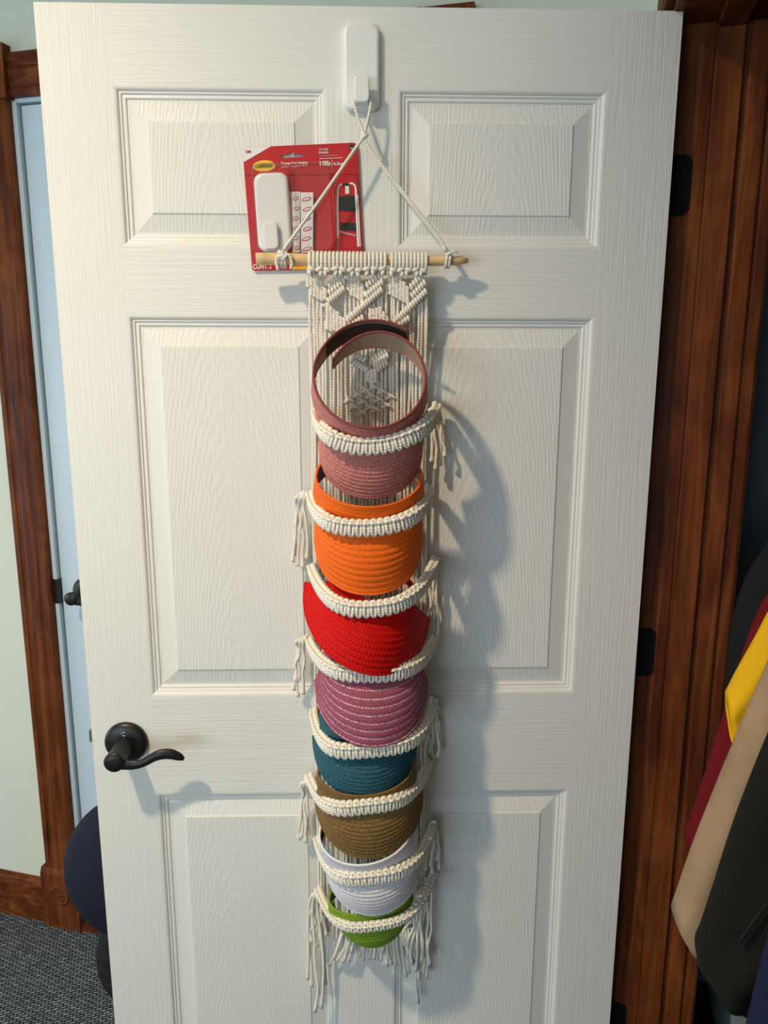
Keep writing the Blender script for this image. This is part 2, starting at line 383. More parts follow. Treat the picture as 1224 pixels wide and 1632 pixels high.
# ---- back wall trim: baseboard, casing with plinth block and corner blocks
def casing_prof(w, t):
    return [(0, 0), (0, t*0.75), (0.006, t), (0.016, t), (0.020, t*0.8), (0.028, t*0.8), (0.036, t*0.95), (w-0.036, t*0.95), (w-0.028, t*0.8), (w-0.020, t*0.8), (w-0.016, t), (w-0.006, t), (w, t*0.75), (w, 0)]
CW = 0.094
tr = thing('trim_1', room(DU0-0.012-CW, VB, 0), kind='structure')
for s, u0 in ((0, DU0-0.012-CW), (1, DU1+0.012)):
    MB().prism(casing_prof(CW, 0.018), 0.18, 2.118, lambda a, b_, t: room(u0+a, VB-b_, t)).build('side_casing', 'wood_z', tr)
    o = MB().box((u0-0.010, VB-0.026, 0), (u0+CW+0.008, VB, 0.165), R3).build('plinth_block', 'wood_z', tr)
    MB().prism([(-0.010, 0), (-0.010, 0.026), (0.0, 0.019), (0.0, 0)][::1], 0, 1, lambda a, b_, t: room(u0-0.010+t*(CW+0.018), VB-b_, 0.165-0.010-a if a else 0.180)).build('plinth_cap', 'wood_z', tr)
    c = room(u0+CW/2, VB-0.026, 0.105)
    MB().lathe([(0.030, 0), (0.030, 0.003), (0.025, 0.006), (0.022, 0.0015), (0.018, 0.0015), (0.015, 0.005), (0.011, 0.001), (0.008, 0.001), (0.005, 0.004), (0.001, 0.005)], c, -V, 32).build('rosette', 'wood_z', o, True)
    MB().box((u0-0.008, VB-0.028, 2.112), (u0+CW+(0.0 if s else 0.008), VB, 2.199 if s else 2.222), R3).build('corner_block', 'wood_z', tr)
MB().prism(casing_prof(CW-0.004, 0.018), DU0-0.004, DU1+0.004, lambda a, b_, t: room(t, VB-b_, 2.116+a)).build('head_casing', 'wood_u', tr)
bb = thing('baseboard_back', room(-1.4, VB, 0), kind='structure')
MB().prism([(0, 0), (0, 0.015), (0.105, 0.015), (0.118, 0.011), (0.122, 0.006), (0.130, 0.005), (0.130, 0)], UL, DU0-0.116, lambda a, b_, t: room(t, VB-b_, a)).build('board', 'wood_u', bb)
MB().prism([(0, 0), (0, 0.015), (0.105, 0.015), (0.118, 0.011), (0.122, 0.006), (0.130, 0.005), (0.130, 0)], DU1+0.116, UR, lambda a, b_, t: room(t, VB-b_, a)).build('board', 'wood_u', bb)

# ---- second door (white, closed, in the back wall)
d2 = thing('door_2', room(0, VB, 0), kind='structure')
b = MB()
for a, c in (((DU0-0.016, VB-0.001, 0.02), (DU0-0.001, 0.66, DZ1+0.014)), ((DU1+0.001, VB-0.001, 0.02), (DU1+0.016, 0.66, DZ1+0.014)), ((DU0-0.001, VB-0.001, DZ1), (DU1+0.001, 0.66, DZ1+0.014))): b.box(a, c, R3)
b.build('jamb', 'white_gloss', d2)
b = MB(); g = 0.004
for a, c in (((DU0-0.001, VB+0.022, 0.02), (DU0+g, 0.65, DZ1)), ((DU1-g, VB+0.022, 0.02), (DU1+0.001, 0.65, DZ1)), ((DU0+g, VB+0.022, DZ1-g), (DU1-g, 0.65, DZ1))): b.box(a, c, R3)
b.build('gasket', 'gasket', d2)
o = MB().box((DU0+g, VB+0.010, 0.015), (DU1-g, VB+0.054, DZ1-g), R3).build('slab', 'white_gloss', d2)
rbox('threshold', (DU0-0.016, VB-0.02, 0), (DU1+0.016, 0.66, 0.015), 'wood_u', d2)
F2 = VB+0.010
def lever(parent, c, out, side, up, s=1.0, mat='black_metal', flip=1, proj=0.066):
    """rose, neck and curved lever; c on the door face, out = away from the door, side = where the lever points"""
    c = Vector(c); out = Vector(out); side = Vector(side)
    h = bpy.data.objects.new('lever_handle', None); COL.objects.link(h); h.parent = parent; h.location = c-org(parent); ORG[h.name] = Vector(c)
    MB().lathe([(0.036*s, 0), (0.036*s, 0.004*s), (0.0345*s, 0.007*s), (0.030*s, 0.0095*s), (0.016*s, 0.012*s)], c, out, 48).build('rose', mat, h, True)
    MB().lathe([(0.0175*s, 0.008*s), (0.0150*s, 0.014*s), (0.0148*s, 0.030*s), (0.0145*s, 0.046*s), (0.0158*s, proj*s-0.008), (0.0165*s, proj*s-0.002), (0.0158*s, proj*s), (0.004*s, proj*s+0.0003)], c, out, 32).build('neck', mat, h, True)
    pin = c+up*0.0195*s+out*0.0105*s
    MB().lathe([(0.0042*s, 0), (0.0042*s, 0.002), (0.0026*s, 0.0022), (0.0024*s, -0.001)], pin, out, 20).build('release_button', 'steel' if s == 1 else mat, h, True)
    base = c+out*(proj*s-0.010)
    pts = [(0.0, -0.005), (0.014, -0.008), (0.030, -0.009), (0.045, -0.005), (0.060, 0.003), (0.073, 0.007), (0.087, 0.006), (0.100, 0.000), (0.107, -0.005)]
    wv = [0.011, 0.0095, 0.0078, 0.0068, 0.0076, 0.0088, 0.0088, 0.0068, 0.003]
    cp = catmull([base+side*(x*s)+up*(z*s)-out*(0.010*s*max(0, x-0.05)/0.066) for x, z in pts], 5)
    def rad(t):
        k = t*(len(wv)-1); i = min(int(k), len(wv)-2); return (wv[i]*(1-(k-i))+wv[i+1]*(k-i))*s
    MB().tube(cp, rad, 14, flat=0.62, nrm=tuple(out)).build('lever', mat, h, True)
    return h
h2 = lever(d2, room(DU0+g+0.070, F2, 0.974), -V, U, Zv, 1.0, 'bronze_metal')
rbox('strike_plate', (DU0-0.017, VB-0.003, 0.940), (DU0+0.003, VB+0.020, 1.003), 'black_metal', d2)

# ---- doorway on the right: jamb, stops, casing, hinge leaves
jb = thing('trim_2', room(UR, VJ, 0), kind='structure')
def jpart(name, a, c, mat='wood_z', par=None, bev=0.0015):
    o = MB().box(a, c, R3).build(name, mat, par or jb)
    if bev: bevel(o, bev)
    return o
hinge_jamb = jpart('jamb', (UR-0.001, VJ, 0), (0.9305, VJ+0.02, 2.039))
jpart('jamb', (0.9305, VJ-0.001, 0), (UR2, VJ+0.02, 2.036))
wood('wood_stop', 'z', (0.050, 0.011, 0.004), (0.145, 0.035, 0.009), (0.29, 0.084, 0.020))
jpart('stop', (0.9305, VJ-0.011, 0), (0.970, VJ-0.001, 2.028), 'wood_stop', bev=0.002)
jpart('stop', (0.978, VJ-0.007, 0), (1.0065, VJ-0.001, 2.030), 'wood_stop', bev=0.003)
jpart('stop', (1.0105, VJ-0.004, 0), (1.0265, VJ-0.001, 2.030), bev=0.002)
jpart('head_jamb', (UR-0.001, VO, 2.039), (UR2, VJ+0.02, 2.06), 'wood_z')
jpart('head_stop', (0.9305, VO, 2.028), (0.970, VJ-0.011, 2.039), bev=0.002)
jpart('latch_jamb', (UR-0.001, VO-0.02, 0), (UR2, VO, 2.06))
MB().prism(casing_prof(CW-0.004, 0.018), 0.0, 2.055, lambda a, b_, t: room(UR-b_, VJ+0.008+a, t)).build('side_casing', 'wood_z', jb)
MB().prism(casing_prof(CW-0.004, 0.018), VO-0.10, VJ+0.098, lambda a, b_, t: room(UR-b_, t, 2.055+a)).build('head_casing', 'wood_z', jb)
MB().prism(casing_prof(CW-0.004, 0.018), 0.0, 2.055, lambda a, b_, t: room(UR-b_, VO-0.098+a, t)).build('side_casing', 'wood_z', jb)
for z0 in (1.771, 1.014, 0.258):
    lf = flat_shape('hinge_leaf', [rrect(UR+0.002, z0, 0.9115, z0+0.088, 0.012)], lambda x, z, d: room(x, VJ-d, z), 0.0016, 'hinge_black', jb)
    for zz in (0.014, 0.044, 0.074):
        MB().lathe([(0.0042, 0), (0.0036, 0.001), (0.001, 0.0003)], room(UR+(0.028 if zz == 0.044 else 0.032), VJ-0.0016, z0+zz), -V, 14).build('screw', 'hinge_black', lf, True)
    MB().lathe([(0.0065, 0), (0.0065, 0.088)], Vector((0.9195, 0.049, z0)), Zv, 16).build('knuckle', 'black_metal', jb, True)

# ================================================================== the open white six-panel door
DW, DT, DZ0, DZT = 0.914, 0.044, 0.012, 2.040
XA, XB, XC, XD = 0.1017, DW/2-0.0507, DW/2+0.0507, DW-0.1017
ZS = [1.9361, 1.7159, 1.6189, 1.0000, 0.8238, 0.235]
dr = thing('door_1', (DW, 0.046, 0), kind='structure')
panels = [(x0, x1, zb, zt) for (zt, zb) in ((ZS[0], ZS[1]), (ZS[2], ZS[3]), (ZS[4], ZS[5])) for (x0, x1) in ((XA, XB), (XC, XD))]
xs = [0, XA, XB, XC, XD, DW]; zs = [DZ0, ZS[5], ZS[4], ZS[3], ZS[2], ZS[1], ZS[0], DZT]
vs = []; fs = []; fm = []
for z in zs:
    for x in xs: vs.append((x, 0, z))
nx = len(xs)
for j in range(len(zs)-1):
    for i in range(nx-1):
        if j in (1, 3, 5) and i in (1, 3): continue
        k = j*nx+i; fs.append((k, k+1, k+1+nx, k+nx)); fm.append(0 if (i in (0, 4) or (j in (1, 3, 5) and i == 2)) else 1)
n0 = len(vs)
vs += [(0, 0, DZ0), (DW, 0, DZ0), (DW, DT, DZ0), (0, DT, DZ0), (0, 0, DZT), (DW, 0, DZT), (DW, DT, DZT), (0, DT, DZT)]
for f in ((0, 3, 2, 1), (4, 5, 6, 7), (1, 2, 6, 5), (2, 3, 7, 6), (3, 0, 4, 7)): fs.append(tuple(n0+i for i in f)); fm.append(2)
mesh('slab', vs, fs, 'door_stile', dr, fmats=fm, extra=('door_rail', 'door_edge'))
PROF = [(0, 0), (0.0035, 0.0004), (0.0055, 0.0016), (0.0072, 0.0046), (0.0082, 0.0049), (0.0092, 0.0044), (0.0100, 0.0046), (0.0112, 0.0066), (0.0122, 0.0069),
        (0.0150, 0.0066), (0.0163, 0.0072), (0.0174, 0.0090), (0.0186, 0.0092), (0.0220, 0.0090), (0.0235, 0.0086), (0.0465, 0.0030), (0.0475, 0.0012), (0.0490, 0.0010)]
for (x0, x1, z0, z1) in panels:
    vs = []; fs = []; fm = []
    for d, dep in PROF: vs += [(x0+d, dep, z0+d), (x1-d, dep, z0+d), (x1-d, dep, z1-d), (x0+d, dep, z1-d)]
    for i in range(len(PROF)-1):
        for k in range(4):
            a = i*4+k; c = i*4+(k+1) % 4; fs.append((a, c, c+4, a+4)); fm.append(1 if i < 12 else (1 if k in (1, 3) and i == 14 else 0))
    m = (len(PROF)-1)*4; fs.append((m, m+1, m+2, m+3)); fm.append(0)
    pn = mesh('panel', vs, fs, 'door_panel', dr, fmats=fm, extra=('door_edge',))
    ctr = Vector(((x0+x1)/2+random.uniform(-0.02, 0.02), 0, z0+random.uniform(-0.25, -0.05))) - org(dr)
    pn.data.transform(Matrix.Translation(-ctr)); pn.location = ctr
lever(dr, (0.0575, 0, 0.920), (0, -1, 0), (1, 0, 0), Zv, 1.0, 'black_metal', proj=0.070)
MB().box((-0.0105, 0.015, 0.912), (0.0, 0.029, 0.932)).build('latch_bolt', 'steel', dr)
MB().box((-0.0012, 0.009, 0.895), (0.0, 0.035, 0.950)).build('latch_plate', 'bronze_metal', dr)

# ---- ceiling lamp that lights the room (above the frame)
lp = thing('ceiling_lamp', LAMP+Vector((0, 0, CEIL-LAMP.z)), 'flush ceiling lamp above the open door', 'lamp')
MB().lathe([(0.11, 0), (0.11, -0.015), (0.07, -0.03), (0.02, -0.04)], LAMP+Vector((0, 0, CEIL-LAMP.z)), Zv, 32).build('canopy', 'steel', lp, True)

MB().box((UL-0.052, WIN_V0+0.05, WIN_Z0+0.05), (UL-0.048, WIN_V1-0.05, WIN_Z1-0.05), R3).build('pane', 'clear_plastic', w1)
MB().box((W2_U0+0.05, VF-0.052, W2_Z0+0.05), (W2_U1-0.05, VF-0.048, W2_Z1-0.05), R3).build('pane', 'clear_plastic', w2)  # pane of the added fill window

# ================================================================== adhesive hook on the door, and its package
hk = thing('adhesive_hook', (P(578, 175, -0.001)), 'large white plastic adhesive hook stuck near the top of the open door', 'hook')
def hook_body(pl_px, kn_px, base, thick, kn_out, parent, fr, mat='white_plastic'):
    x0, y0, x1, y1 = pl_px
    prof = [(0.0, 0.0), (0.0, thick*0.55), (0.0012, thick*0.80), (0.003, thick*0.95), (0.005, thick)]
    vs = []; fs = []; n = None
    for ins, d in prof:
        lp_ = rrect(x0+ins, y0+ins, x1-ins, y1-ins, max(0.013-ins*0.6, 0.003), 6); n = len(lp_)
        vs += [fr(x, z, base+d) for x, z in lp_]
    for i in range(len(prof)-1): fs += [(i*n+k, i*n+(k+1) % n, (i+1)*n+(k+1) % n, (i+1)*n+k) for k in range(n)]
    fs.append(tuple((len(prof)-1)*n+k for k in range(n))); fs.append(tuple(range(n-1, -1, -1)))
    bp = mesh('back_plate', vs, fs, mat, parent)
    x0, y0, x1, y1 = kn_px
    # the hook: a shank leaving the plate low down and a tongue rising in front of it
    vs = []; fs = []; w = (x1-x0); segs = []
    path = [(y0+0.030, thick*0.6), (y0+0.010, thick+0.004), (y0+0.006, thick+kn_out*0.5), (y0+0.008, thick+kn_out), (y0+0.020, thick+kn_out+0.001), (y1-0.006, thick+kn_out), (y1-0.001, thick+kn_out-0.001)]
    th = [0.012, 0.0075, 0.006, 0.006, 0.0045, 0.0035, 0.002]
    # outline sweep: rounded-rectangle tongue
    tongue = rrect(x0, y0, x1, y1, 0.0065, 5); n = len(tongue)
    for ins, d in ((0.001, thick+kn_out-0.006), (0.0, thick+kn_out-0.004), (0.0, thick+kn_out-0.001), (0.0015, thick+kn_out+0.0005)):
        cx, cy = (x0+x1)/2, (y0+y1)/2
        vs += [fr(cx+(x-cx)*(1-ins*2/w), cy+(z-cy)*(1-ins*2/(y1-y0)), base+d) for x, z in tongue]
    for i in range(3): fs += [(i*n+k, i*n+(k+1) % n, (i+1)*n+(k+1) % n, (i+1)*n+k) for k in range(n)]
    fs.append(tuple(3*n+k for k in range(n))); fs.append(tuple(range(n-1, -1, -1)))
    mb = MB(); mb.add(vs, fs)
    m = 0.002; zb = y0+0.001; zt = y0+0.017
    mb.add([fr(x0+m, zb+0.003, base+thick+kn_out-0.005), fr(x1-m, zb+0.003, base+thick+kn_out-0.005), fr(x1-m, zt-0.003, base+thick+kn_out-0.005), fr(x0+m, zt-0.003, base+thick+kn_out-0.005),
            fr(x0+m, zb, base+thick*0.9), fr(x1-m, zb, base+thick*0.9), fr(x1-m, zt, base+thick*0.9), fr(x0+m, zt, base+thick*0.9)],
           [(0, 1, 5, 4), (1, 2, 6, 5), (2, 3, 7, 6), (3, 0, 4, 7)])
    o = mb.build('hook', mat, parent)
    bevel(o, 0.0012)
    return bp
a = P(547, 177, -0.008); c = P(605.5, 35, -0.012)
k0 = P(564, 164, -0.03); k1 = P(589, 121, -0.03)
hook_body((a.x, a.z, c.x, c.z), (k0.x, k0.z, k1.x, k1.z), 0.0, 0.013, 0.021, hk, lambda x, z, d: Vector((x, -d, z)))
HOOKC = Vector(((k0.x+k1.x)/2, -0.022, k0.z+0.012))

# ---- package of the same hook, tucked behind the dowel
PK = math.radians(2.6)
pkO = P(500, 428, -0.004)
pk = thing('hook_package', pkO, 'red retail card with a white hook in clear plastic tucked behind the wooden dowel', 'package')
def K(cx, cy, d):
    """crop pixel on the card -> world; d metres in front of the door"""
    return P(380+cx/5.564, 210+cy/5.564, -d)
def KF(ox, oy, d0):
    o = K(ox, oy, d0); c_, s_ = math.cos(PK), math.sin(PK)
    return lambda x, z, d: Vector((o.x+x*c_-z*s_, -(d0+d), o.z+x*s_+z*c_))
plain('card_red', (0.50, 0.008, 0.012), 0.35, var=0.06, vscale=12)
plain('card_dark_red', (0.30, 0.006, 0.010), 0.4)
plain('card_white', (0.82, 0.80, 0.78), 0.4)
plain('print_white', (0.85, 0.84, 0.82), 0.4)
plain('print_yellow', (0.85, 0.52, 0.03), 0.4)
plain('print_red', (0.55, 0.02, 0.02), 0.4)
plain('print_black', (0.012, 0.012, 0.013), 0.45)
plain('print_grey', (0.50, 0.49, 0.48), 0.4)
def kpoly(name, pts, d, mat, th=0.0004, holes=(), par=None):
    lw = lambda q: [(K(x, y, d).x, K(x, y, d).z) for x, y in q]
    return flat_shape(name, [lw(pts)]+[lw(h) for h in holes], lambda x, z, dd: Vector((x, -(d+dd), z)), th, mat, par or pk)
hole = [(368, 222), (372, 212), (440, 205), (452, 188), (468, 176), (486, 186), (500, 202), (568, 200), (574, 212), (566, 224), (380, 236)]
card = kpoly('backing_card', [(46, 160), (60, 142), (290, 130), (1020, 98), (1050, 112), (1058, 140), (1116, 1205), (1108, 1216), (140, 1234), (122, 1218), (46, 275)], 0.004, 'card_red', 0.001, [hole])
D = 0.0051
kpoly('printed_corner', [(46, 160), (60, 142), (288, 131), (46, 270)], D, 'card_white', par=card)
kpoly('printed_stripe', [(52, 384), (1075, 372), (1075, 380), (52, 392)], D, 'card_dark_red', par=card)
kpoly('printed_panel', [(1046, 392), (1068, 392), (1112, 1205), (1092, 1207)], D, 'card_dark_red', par=card)
el = lambda cx, cy, rx, ry, n=32, rot=0: [(cx+rx*math.cos(2*PI*i/n)*math.cos(rot)-ry*math.sin(2*PI*i/n)*math.sin(rot), cy+rx*math.cos(2*PI*i/n)*math.sin(rot)+ry*math.sin(2*PI*i/n)*math.cos(rot)) for i in range(n)]
kpoly('logo_oval', el(228, 303, 100, 50, rot=-0.06), D, 'print_yellow', par=card)
kpoly('logo_mark', [(300, 262), (338, 270), (348, 300), (340, 336), (312, 330), (326, 300)], D+0.0005, 'print_red', par=card)
mpp = (K(1000, 600, D)-K(0, 600, D)).length/1000
def ktext(txt, cx, cy, hpx, wpx, mat, bold=0.02, shear=0.0, d=D+0.0005):
    return text_shape('printed_text', txt, KF(cx, cy, d), hpx*mpp/0.70, mat, card, bold*0.35, wpx*mpp, shear)
ktext('Command', 150, 320, 30, 152, 'print_black', 0.0, 0.3, D+0.0010)
ktext('3M', 60, 192, 26, 50, 'print_red', 0.05)
ktext('Damage-Free Hanging', 380, 290, 20, 232, 'print_white', 0.02)
ktext('X-Large', 716, 164, 18, 80, 'print_white', 0.01)
ktext('Hooks', 716, 194, 20, 82, 'print_white', 0.04)
ktext('10lb', 722, 302, 38, 96, 'print_white', 0.05)
ktext('4,5kg', 842, 298, 26, 86, 'print_white', 0.02)
ktext('CONT. 2', 132, 1218, 42, 165, 'print_white', 0.05)
kpoly('printed_rule', [(716, 238), (926, 228), (926, 232), (716, 242)], D, 'print_white', par=card)
kpoly('printed_rule', [(716, 214), (884, 206), (884, 209), (716, 217)], D, 'print_grey', par=card)
kpoly('printed_rule', [(380, 312), (612, 296), (612, 302), (380, 318)], D, 'print_grey', par=card)
kpoly('printed_rule', [(828, 250), (831, 250), (834, 305), (831, 305)], D, 'print_white', par=card)
kpoly('printed_badge', [(980, 118), (1024, 112), (1030, 160), (986, 164)], D, 'print_black', par=card)
kpoly('printed_rule', [(992, 140), (1018, 137), (1019, 141), (993, 144)], D+0.0005, 'print_grey', par=card)
kpoly('printed_rule', [(992, 150), (1018, 147), (1020, 155), (993, 158)], D+0.0005, 'print_grey', par=card)
kpoly('printed_strip', [(476, 1192), (760, 1184), (762, 1216), (478, 1222)], D, 'print_yellow', par=card)
# picture printed on the right of the card: a grey frame hung from a strap
def kstroke(pts, w, mat, d=D+0.0004):
    pts = [K(x, y, d) for x, y in pts]; lf, rt = [], []
    for i, p in enumerate(pts):
        t = pts[min(i+1, len(pts)-1)]-pts[max(i-1, 0)]; t.normalize(); nn = Vector((-t.z, 0, t.x))*(w*mpp/2); lf.append((p.x+nn.x, p.z+nn.z)); rt.append((p.x-nn.x, p.z-nn.z))
    return flat_shape('printed_picture', [lf+rt[::-1]], lambda x, z, dd: Vector((x, -(d+dd), z)), 0.0004, mat, card)
kstroke([(884, 945), (880, 700), (882, 520), (892, 480), (920, 464)], 14, 'print_grey')
kstroke([(978, 460), (1010, 458), (1030, 472), (1040, 510), (1044, 640), (1062, 1020)], 16, 'print_white')
kstroke([(1056, 560), (1064, 700), (1080, 1018)], 9, 'print_white')
kstroke([(900, 884), (960, 902), (1040, 920)], 9, 'print_grey')
kpoly('printed_picture', [(920, 458), (984, 456), (984, 476), (922, 480)], D+0.0009, 'print_black', par=card)
kpoly('printed_picture', [(946, 482), (980, 480), (982, 548), (948, 552)], D+0.0009, 'print_white', par=card)
kpoly('printed_picture', [(888, 574), (1030, 564), (1036, 706), (892, 696)], D+0.0009, 'print_black', par=card)
kpoly('printed_picture', [(898, 804), (1042, 812), (1044, 880), (900, 868)], D+0.0009, 'print_black', par=card)
# adhesive strips in the blister
for q, ((sx0, sx1, sy0, sy1)) in enumerate(((478, 548, 532, 1070), (552, 664, 538, 1076))):
    st = kpoly('adhesive_strip', [(sx0, sy0), (sx1, sy0), (sx1-4, sy1), (sx0+4, sy1)], 0.0085+0.002*q, 'card_white', 0.0008)
    for k in range(6):
        yy = sy0+60+k*88
        if yy+20 > sy1: break
        kpoly('printed_mark', el((sx0+sx1)/2+(4 if k % 2 else -4), yy, (sx1-sx0)*0.38, 17, 16, -0.3), 0.0085+0.002*q+0.0009, 'print_red', 0.0003, par=st)
        kpoly('printed_mark', el((sx0+sx1)/2+(4 if k % 2 else -4), yy, (sx1-sx0)*0.30, 9, 16, -0.3), 0.0085+0.002*q+0.0013, 'card_white', 0.0003, par=st)
# the hook in the blister
frk = KF(178, 1085, 0.0055); sx = mpp
hp = bpy.data.objects.new('packed_hook', None); COL.objects.link(hp); hp.parent = pk; ORG[hp.name] = org(pk)
hook_body((8*sx, 8*sx, 312*sx, 672*sx), (66*sx, 22*sx, 200*sx, 250*sx), 0.0, 0.011, 0.009, hp, frk)
# clear blister: a low dome over the hook and an empty cavity
def blister(x0, y0, x1, y1, r, h, nm):
    f = KF(x0, y1, 0.0055); W_, H_ = (x1-x0)*mpp, (y1-y0)*mpp; vs = []; fs = []
    prof = [(-0.006, 0.0), (-0.001, 0.0), (0.0, h*0.5), (0.0015, h*0.85), (0.005, h)]
    for ins, d in prof:
        l_ = rrect(ins, ins, W_-ins, H_-ins, max(r*mpp-ins, 0.002), 6); n = len(l_); vs += [f(x, z, d) for x, z in l_]
    for i in range(len(prof)-1): fs += [(i*n+k, i*n+(k+1) % n, (i+1)*n+(k+1) % n, (i+1)*n+k) for k in range(n)]
    fs.append(tuple((len(prof)-1)*n+k for k in range(n)))
    return mesh(nm, vs, fs, 'clear_plastic', pk)
blister(172, 350, 512, 1100, 70, 0.0245, 'clear_blister')
blister(530, 345, 878, 1100, 110, 0.016, 'clear_blister')

# ================================================================== the macrame hanger
MX = P(587, 420, -0.02)
mc = thing('macrame_hanger', (MX.x, -0.02, P(587, 1560, -0.02).z), 'cream cotton macrame hanger with eight woven bands hanging from a wooden dowel', 'macrame hanger')
DL, DR = P(408, 413, -0.047), P(746, 416, -0.034)
def dow(px):
    t = (px-408)/(746-408); return DL.lerp(DR, t)
n = 24; pts = [DL.lerp(DR, i/n)+Vector((0, 0.0006*math.sin(i*0.9), 0.0008*math.sin(i*0.6))) for i in range(n+1)]
MB().tube(pts, lambda t: 0.0088-0.0022*t-(0.0035 if t > 0.985 else 0), 16).build('dowel', 'dowel_wood', mc, True)
CR = 0.0027
def cord(pts, name='cord', par=None, r=CR, n=5, seg=7, tip=False):
    rr = r
    if tip: rr = lambda t: r*(1.0 if t < 0.90 else 1.0+0.5*math.sin((t-0.90)/0.10*PI*0.5))
    return MB().tube(catmull(pts, n), rr, seg).build(name, 'cord', par or mc, True)
# hanging cord: loop over the hook, knot, two legs to the dowel
KN = P(581, 217, -0.034)
hc = cord([KN+Vector((0.001, -0.002, 0.0)), P(574, 198, -0.034), P(566, 172, -0.031), P(563, 158, -0.026), P(566, 150, -0.0225), P(577, 148, -0.0215), P(588, 150, -0.0225), P(591, 160, -0.027), P(589, 178, -0.032), P(583, 205, -0.034), KN], 'hanging_cord', r=0.0022)
lk, rk = dow(450), dow(713)
cord([KN, P(571, 230, -0.036), P(510, 318, -0.046), P(470, 373, -0.052), P(452, 398, -0.054)], 'hanging_cord', r=0.0024)
cord([KN, P(592, 240, -0.034), P(648, 312, -0.037), P(700, 378, -0.040), P(711, 398, -0.041)], 'hanging_cord', r=0.0019)
cord([KN+Vector((0.001, 0.003, 0)), P(588, 238, -0.031), P(644, 312, -0.034), P(697, 380, -0.037), P(709, 400, -0.038)], 'hanging_cord', r=0.0016)
b = MB()
def wrap(b, c, rad, r=0.0021, ax=Vector((1, 0, 0)), tilt=0.0, n=14):
    pts = [c+ax*(tilt*math.sin(2*PI*i/n))+Vector((0, -rad*math.cos(2*PI*i/n), rad*math.sin(2*PI*i/n))) for i in range(n+1)]
    b.tube(pts, r, 7, cap=False)
for i in range(3): b.ell(KN+Vector((random.uniform(-.002, .002), -0.002+0.001*i, random.uniform(-.002, .002))), Vector((1, 0, (-0.6, 0.9, 0.1)[i])), 0.0062, 0.0032)
b.build('knot', 'cord', mc, True)
for c, w in ((lk, 3), (rk, 2)):
    b = MB()
    for i in range(w): wrap(b, c+Vector(((i-(w-1)/2)*0.0046, 0, 0)), 0.0112 if w == 3 else 0.0095, 0.0023, tilt=0.001)
    if w == 3:
        for i in range(5): b.ell(c+Vector((random.uniform(-.005, .006), -0.013, 0.004+random.uniform(-.006, .006))), Vector((random.uniform(-1, 1), 0.2, random.uniform(-1, 1))), 0.006, 0.0027)
        b.tube(catmull([c+Vector((0.004, -0.012, 0.004)), c+Vector((0.011, -0.013, 0.004)), c+Vector((0.014, -0.010, -0.006)), c+Vector((0.012, -0.009, -0.014))], 4), 0.0024, 7)
        b.tube(catmull([c+Vector((-0.002, -0.012, 0.004)), c+Vector((-0.008, -0.011, -0.004)), c+Vector((-0.006, -0.010, -0.016))], 4), 0.0024, 7)
    else:
        b.tube(catmull([c+Vector((0.002, -0.010, 0.008)), c+Vector((0.008, -0.010, 0.012)), c+Vector((0.013, -0.008, 0.010))], 4), 0.0016, 7)
        b.ell(c+Vector((0.001, -0.010, 0.009)), Vector((1, 0, 0.5)), 0.005, 0.0026)
    b.build('knot', 'cord', mc, True)
# lark's head loops: one mesh, a copy for each cord
def loop_mesh():
    b = MB(); r = 0.0100; pts = [Vector((0, 0.004, -0.020))]
    for i in range(9):
        a = -60+240*i/8; a = math.radians(a); pts.append(Vector((0, r*math.cos(a), r*math.sin(a))))
    pts = pts[:-1]+[Vector((0, -r, -0.002)), Vector((0, -r+0.001, -0.007)), Vector((0, -r+0.004, -0.013))]
    b.tube(catmull(pts, 2), 0.0026, 7); return b
lm = None
loopx = [493+i*6.28 for i in range(20)]+[623.5+i*6.0 for i in range(10)]
for i, px in enumerate(loopx):
    c = dow(px)
    if lm is None:
        b = loop_mesh(); b.v = [v+c for v in b.v]; o = b.build('loop', 'cord', mc, True)
        o.data.transform(Matrix.Translation(org(mc)-c)); o.location = c-org(mc); lm = o
    else:
        o = lm.copy(); COL.objects.link(o); o.parent = mc; o.location = c-org(mc)
# row of knot heads under the loops
b = MB(); b.ell((0, 0, 0), (1, 0, 0.25), 0.0062, 0.0038, 8, 5); b.ell((0.002, 0.001, -0.005), (0.3, 0, 1), 0.0052, 0.0034, 7, 4)
km = None
for i in range(15):
    px = 496+i*12.56 if i < 10 else 626.5+(i-10)*12.0
    c = P(px, 429+random.uniform(-1.5, 1.5), -0.053+0.0007*i)
    if km is None:
        o = b.build('knot_head', 'cord', mc, True); o.data.transform(Matrix.Translation(org(mc))); km = o
    else: o = km.copy(); COL.objects.link(o); o.parent = mc
    o.location = c-org(mc); o.rotation_euler = (0, random.uniform(-0.3, 0.3), 0); o.scale = (1 if i % 2 else -1, 1, 1)
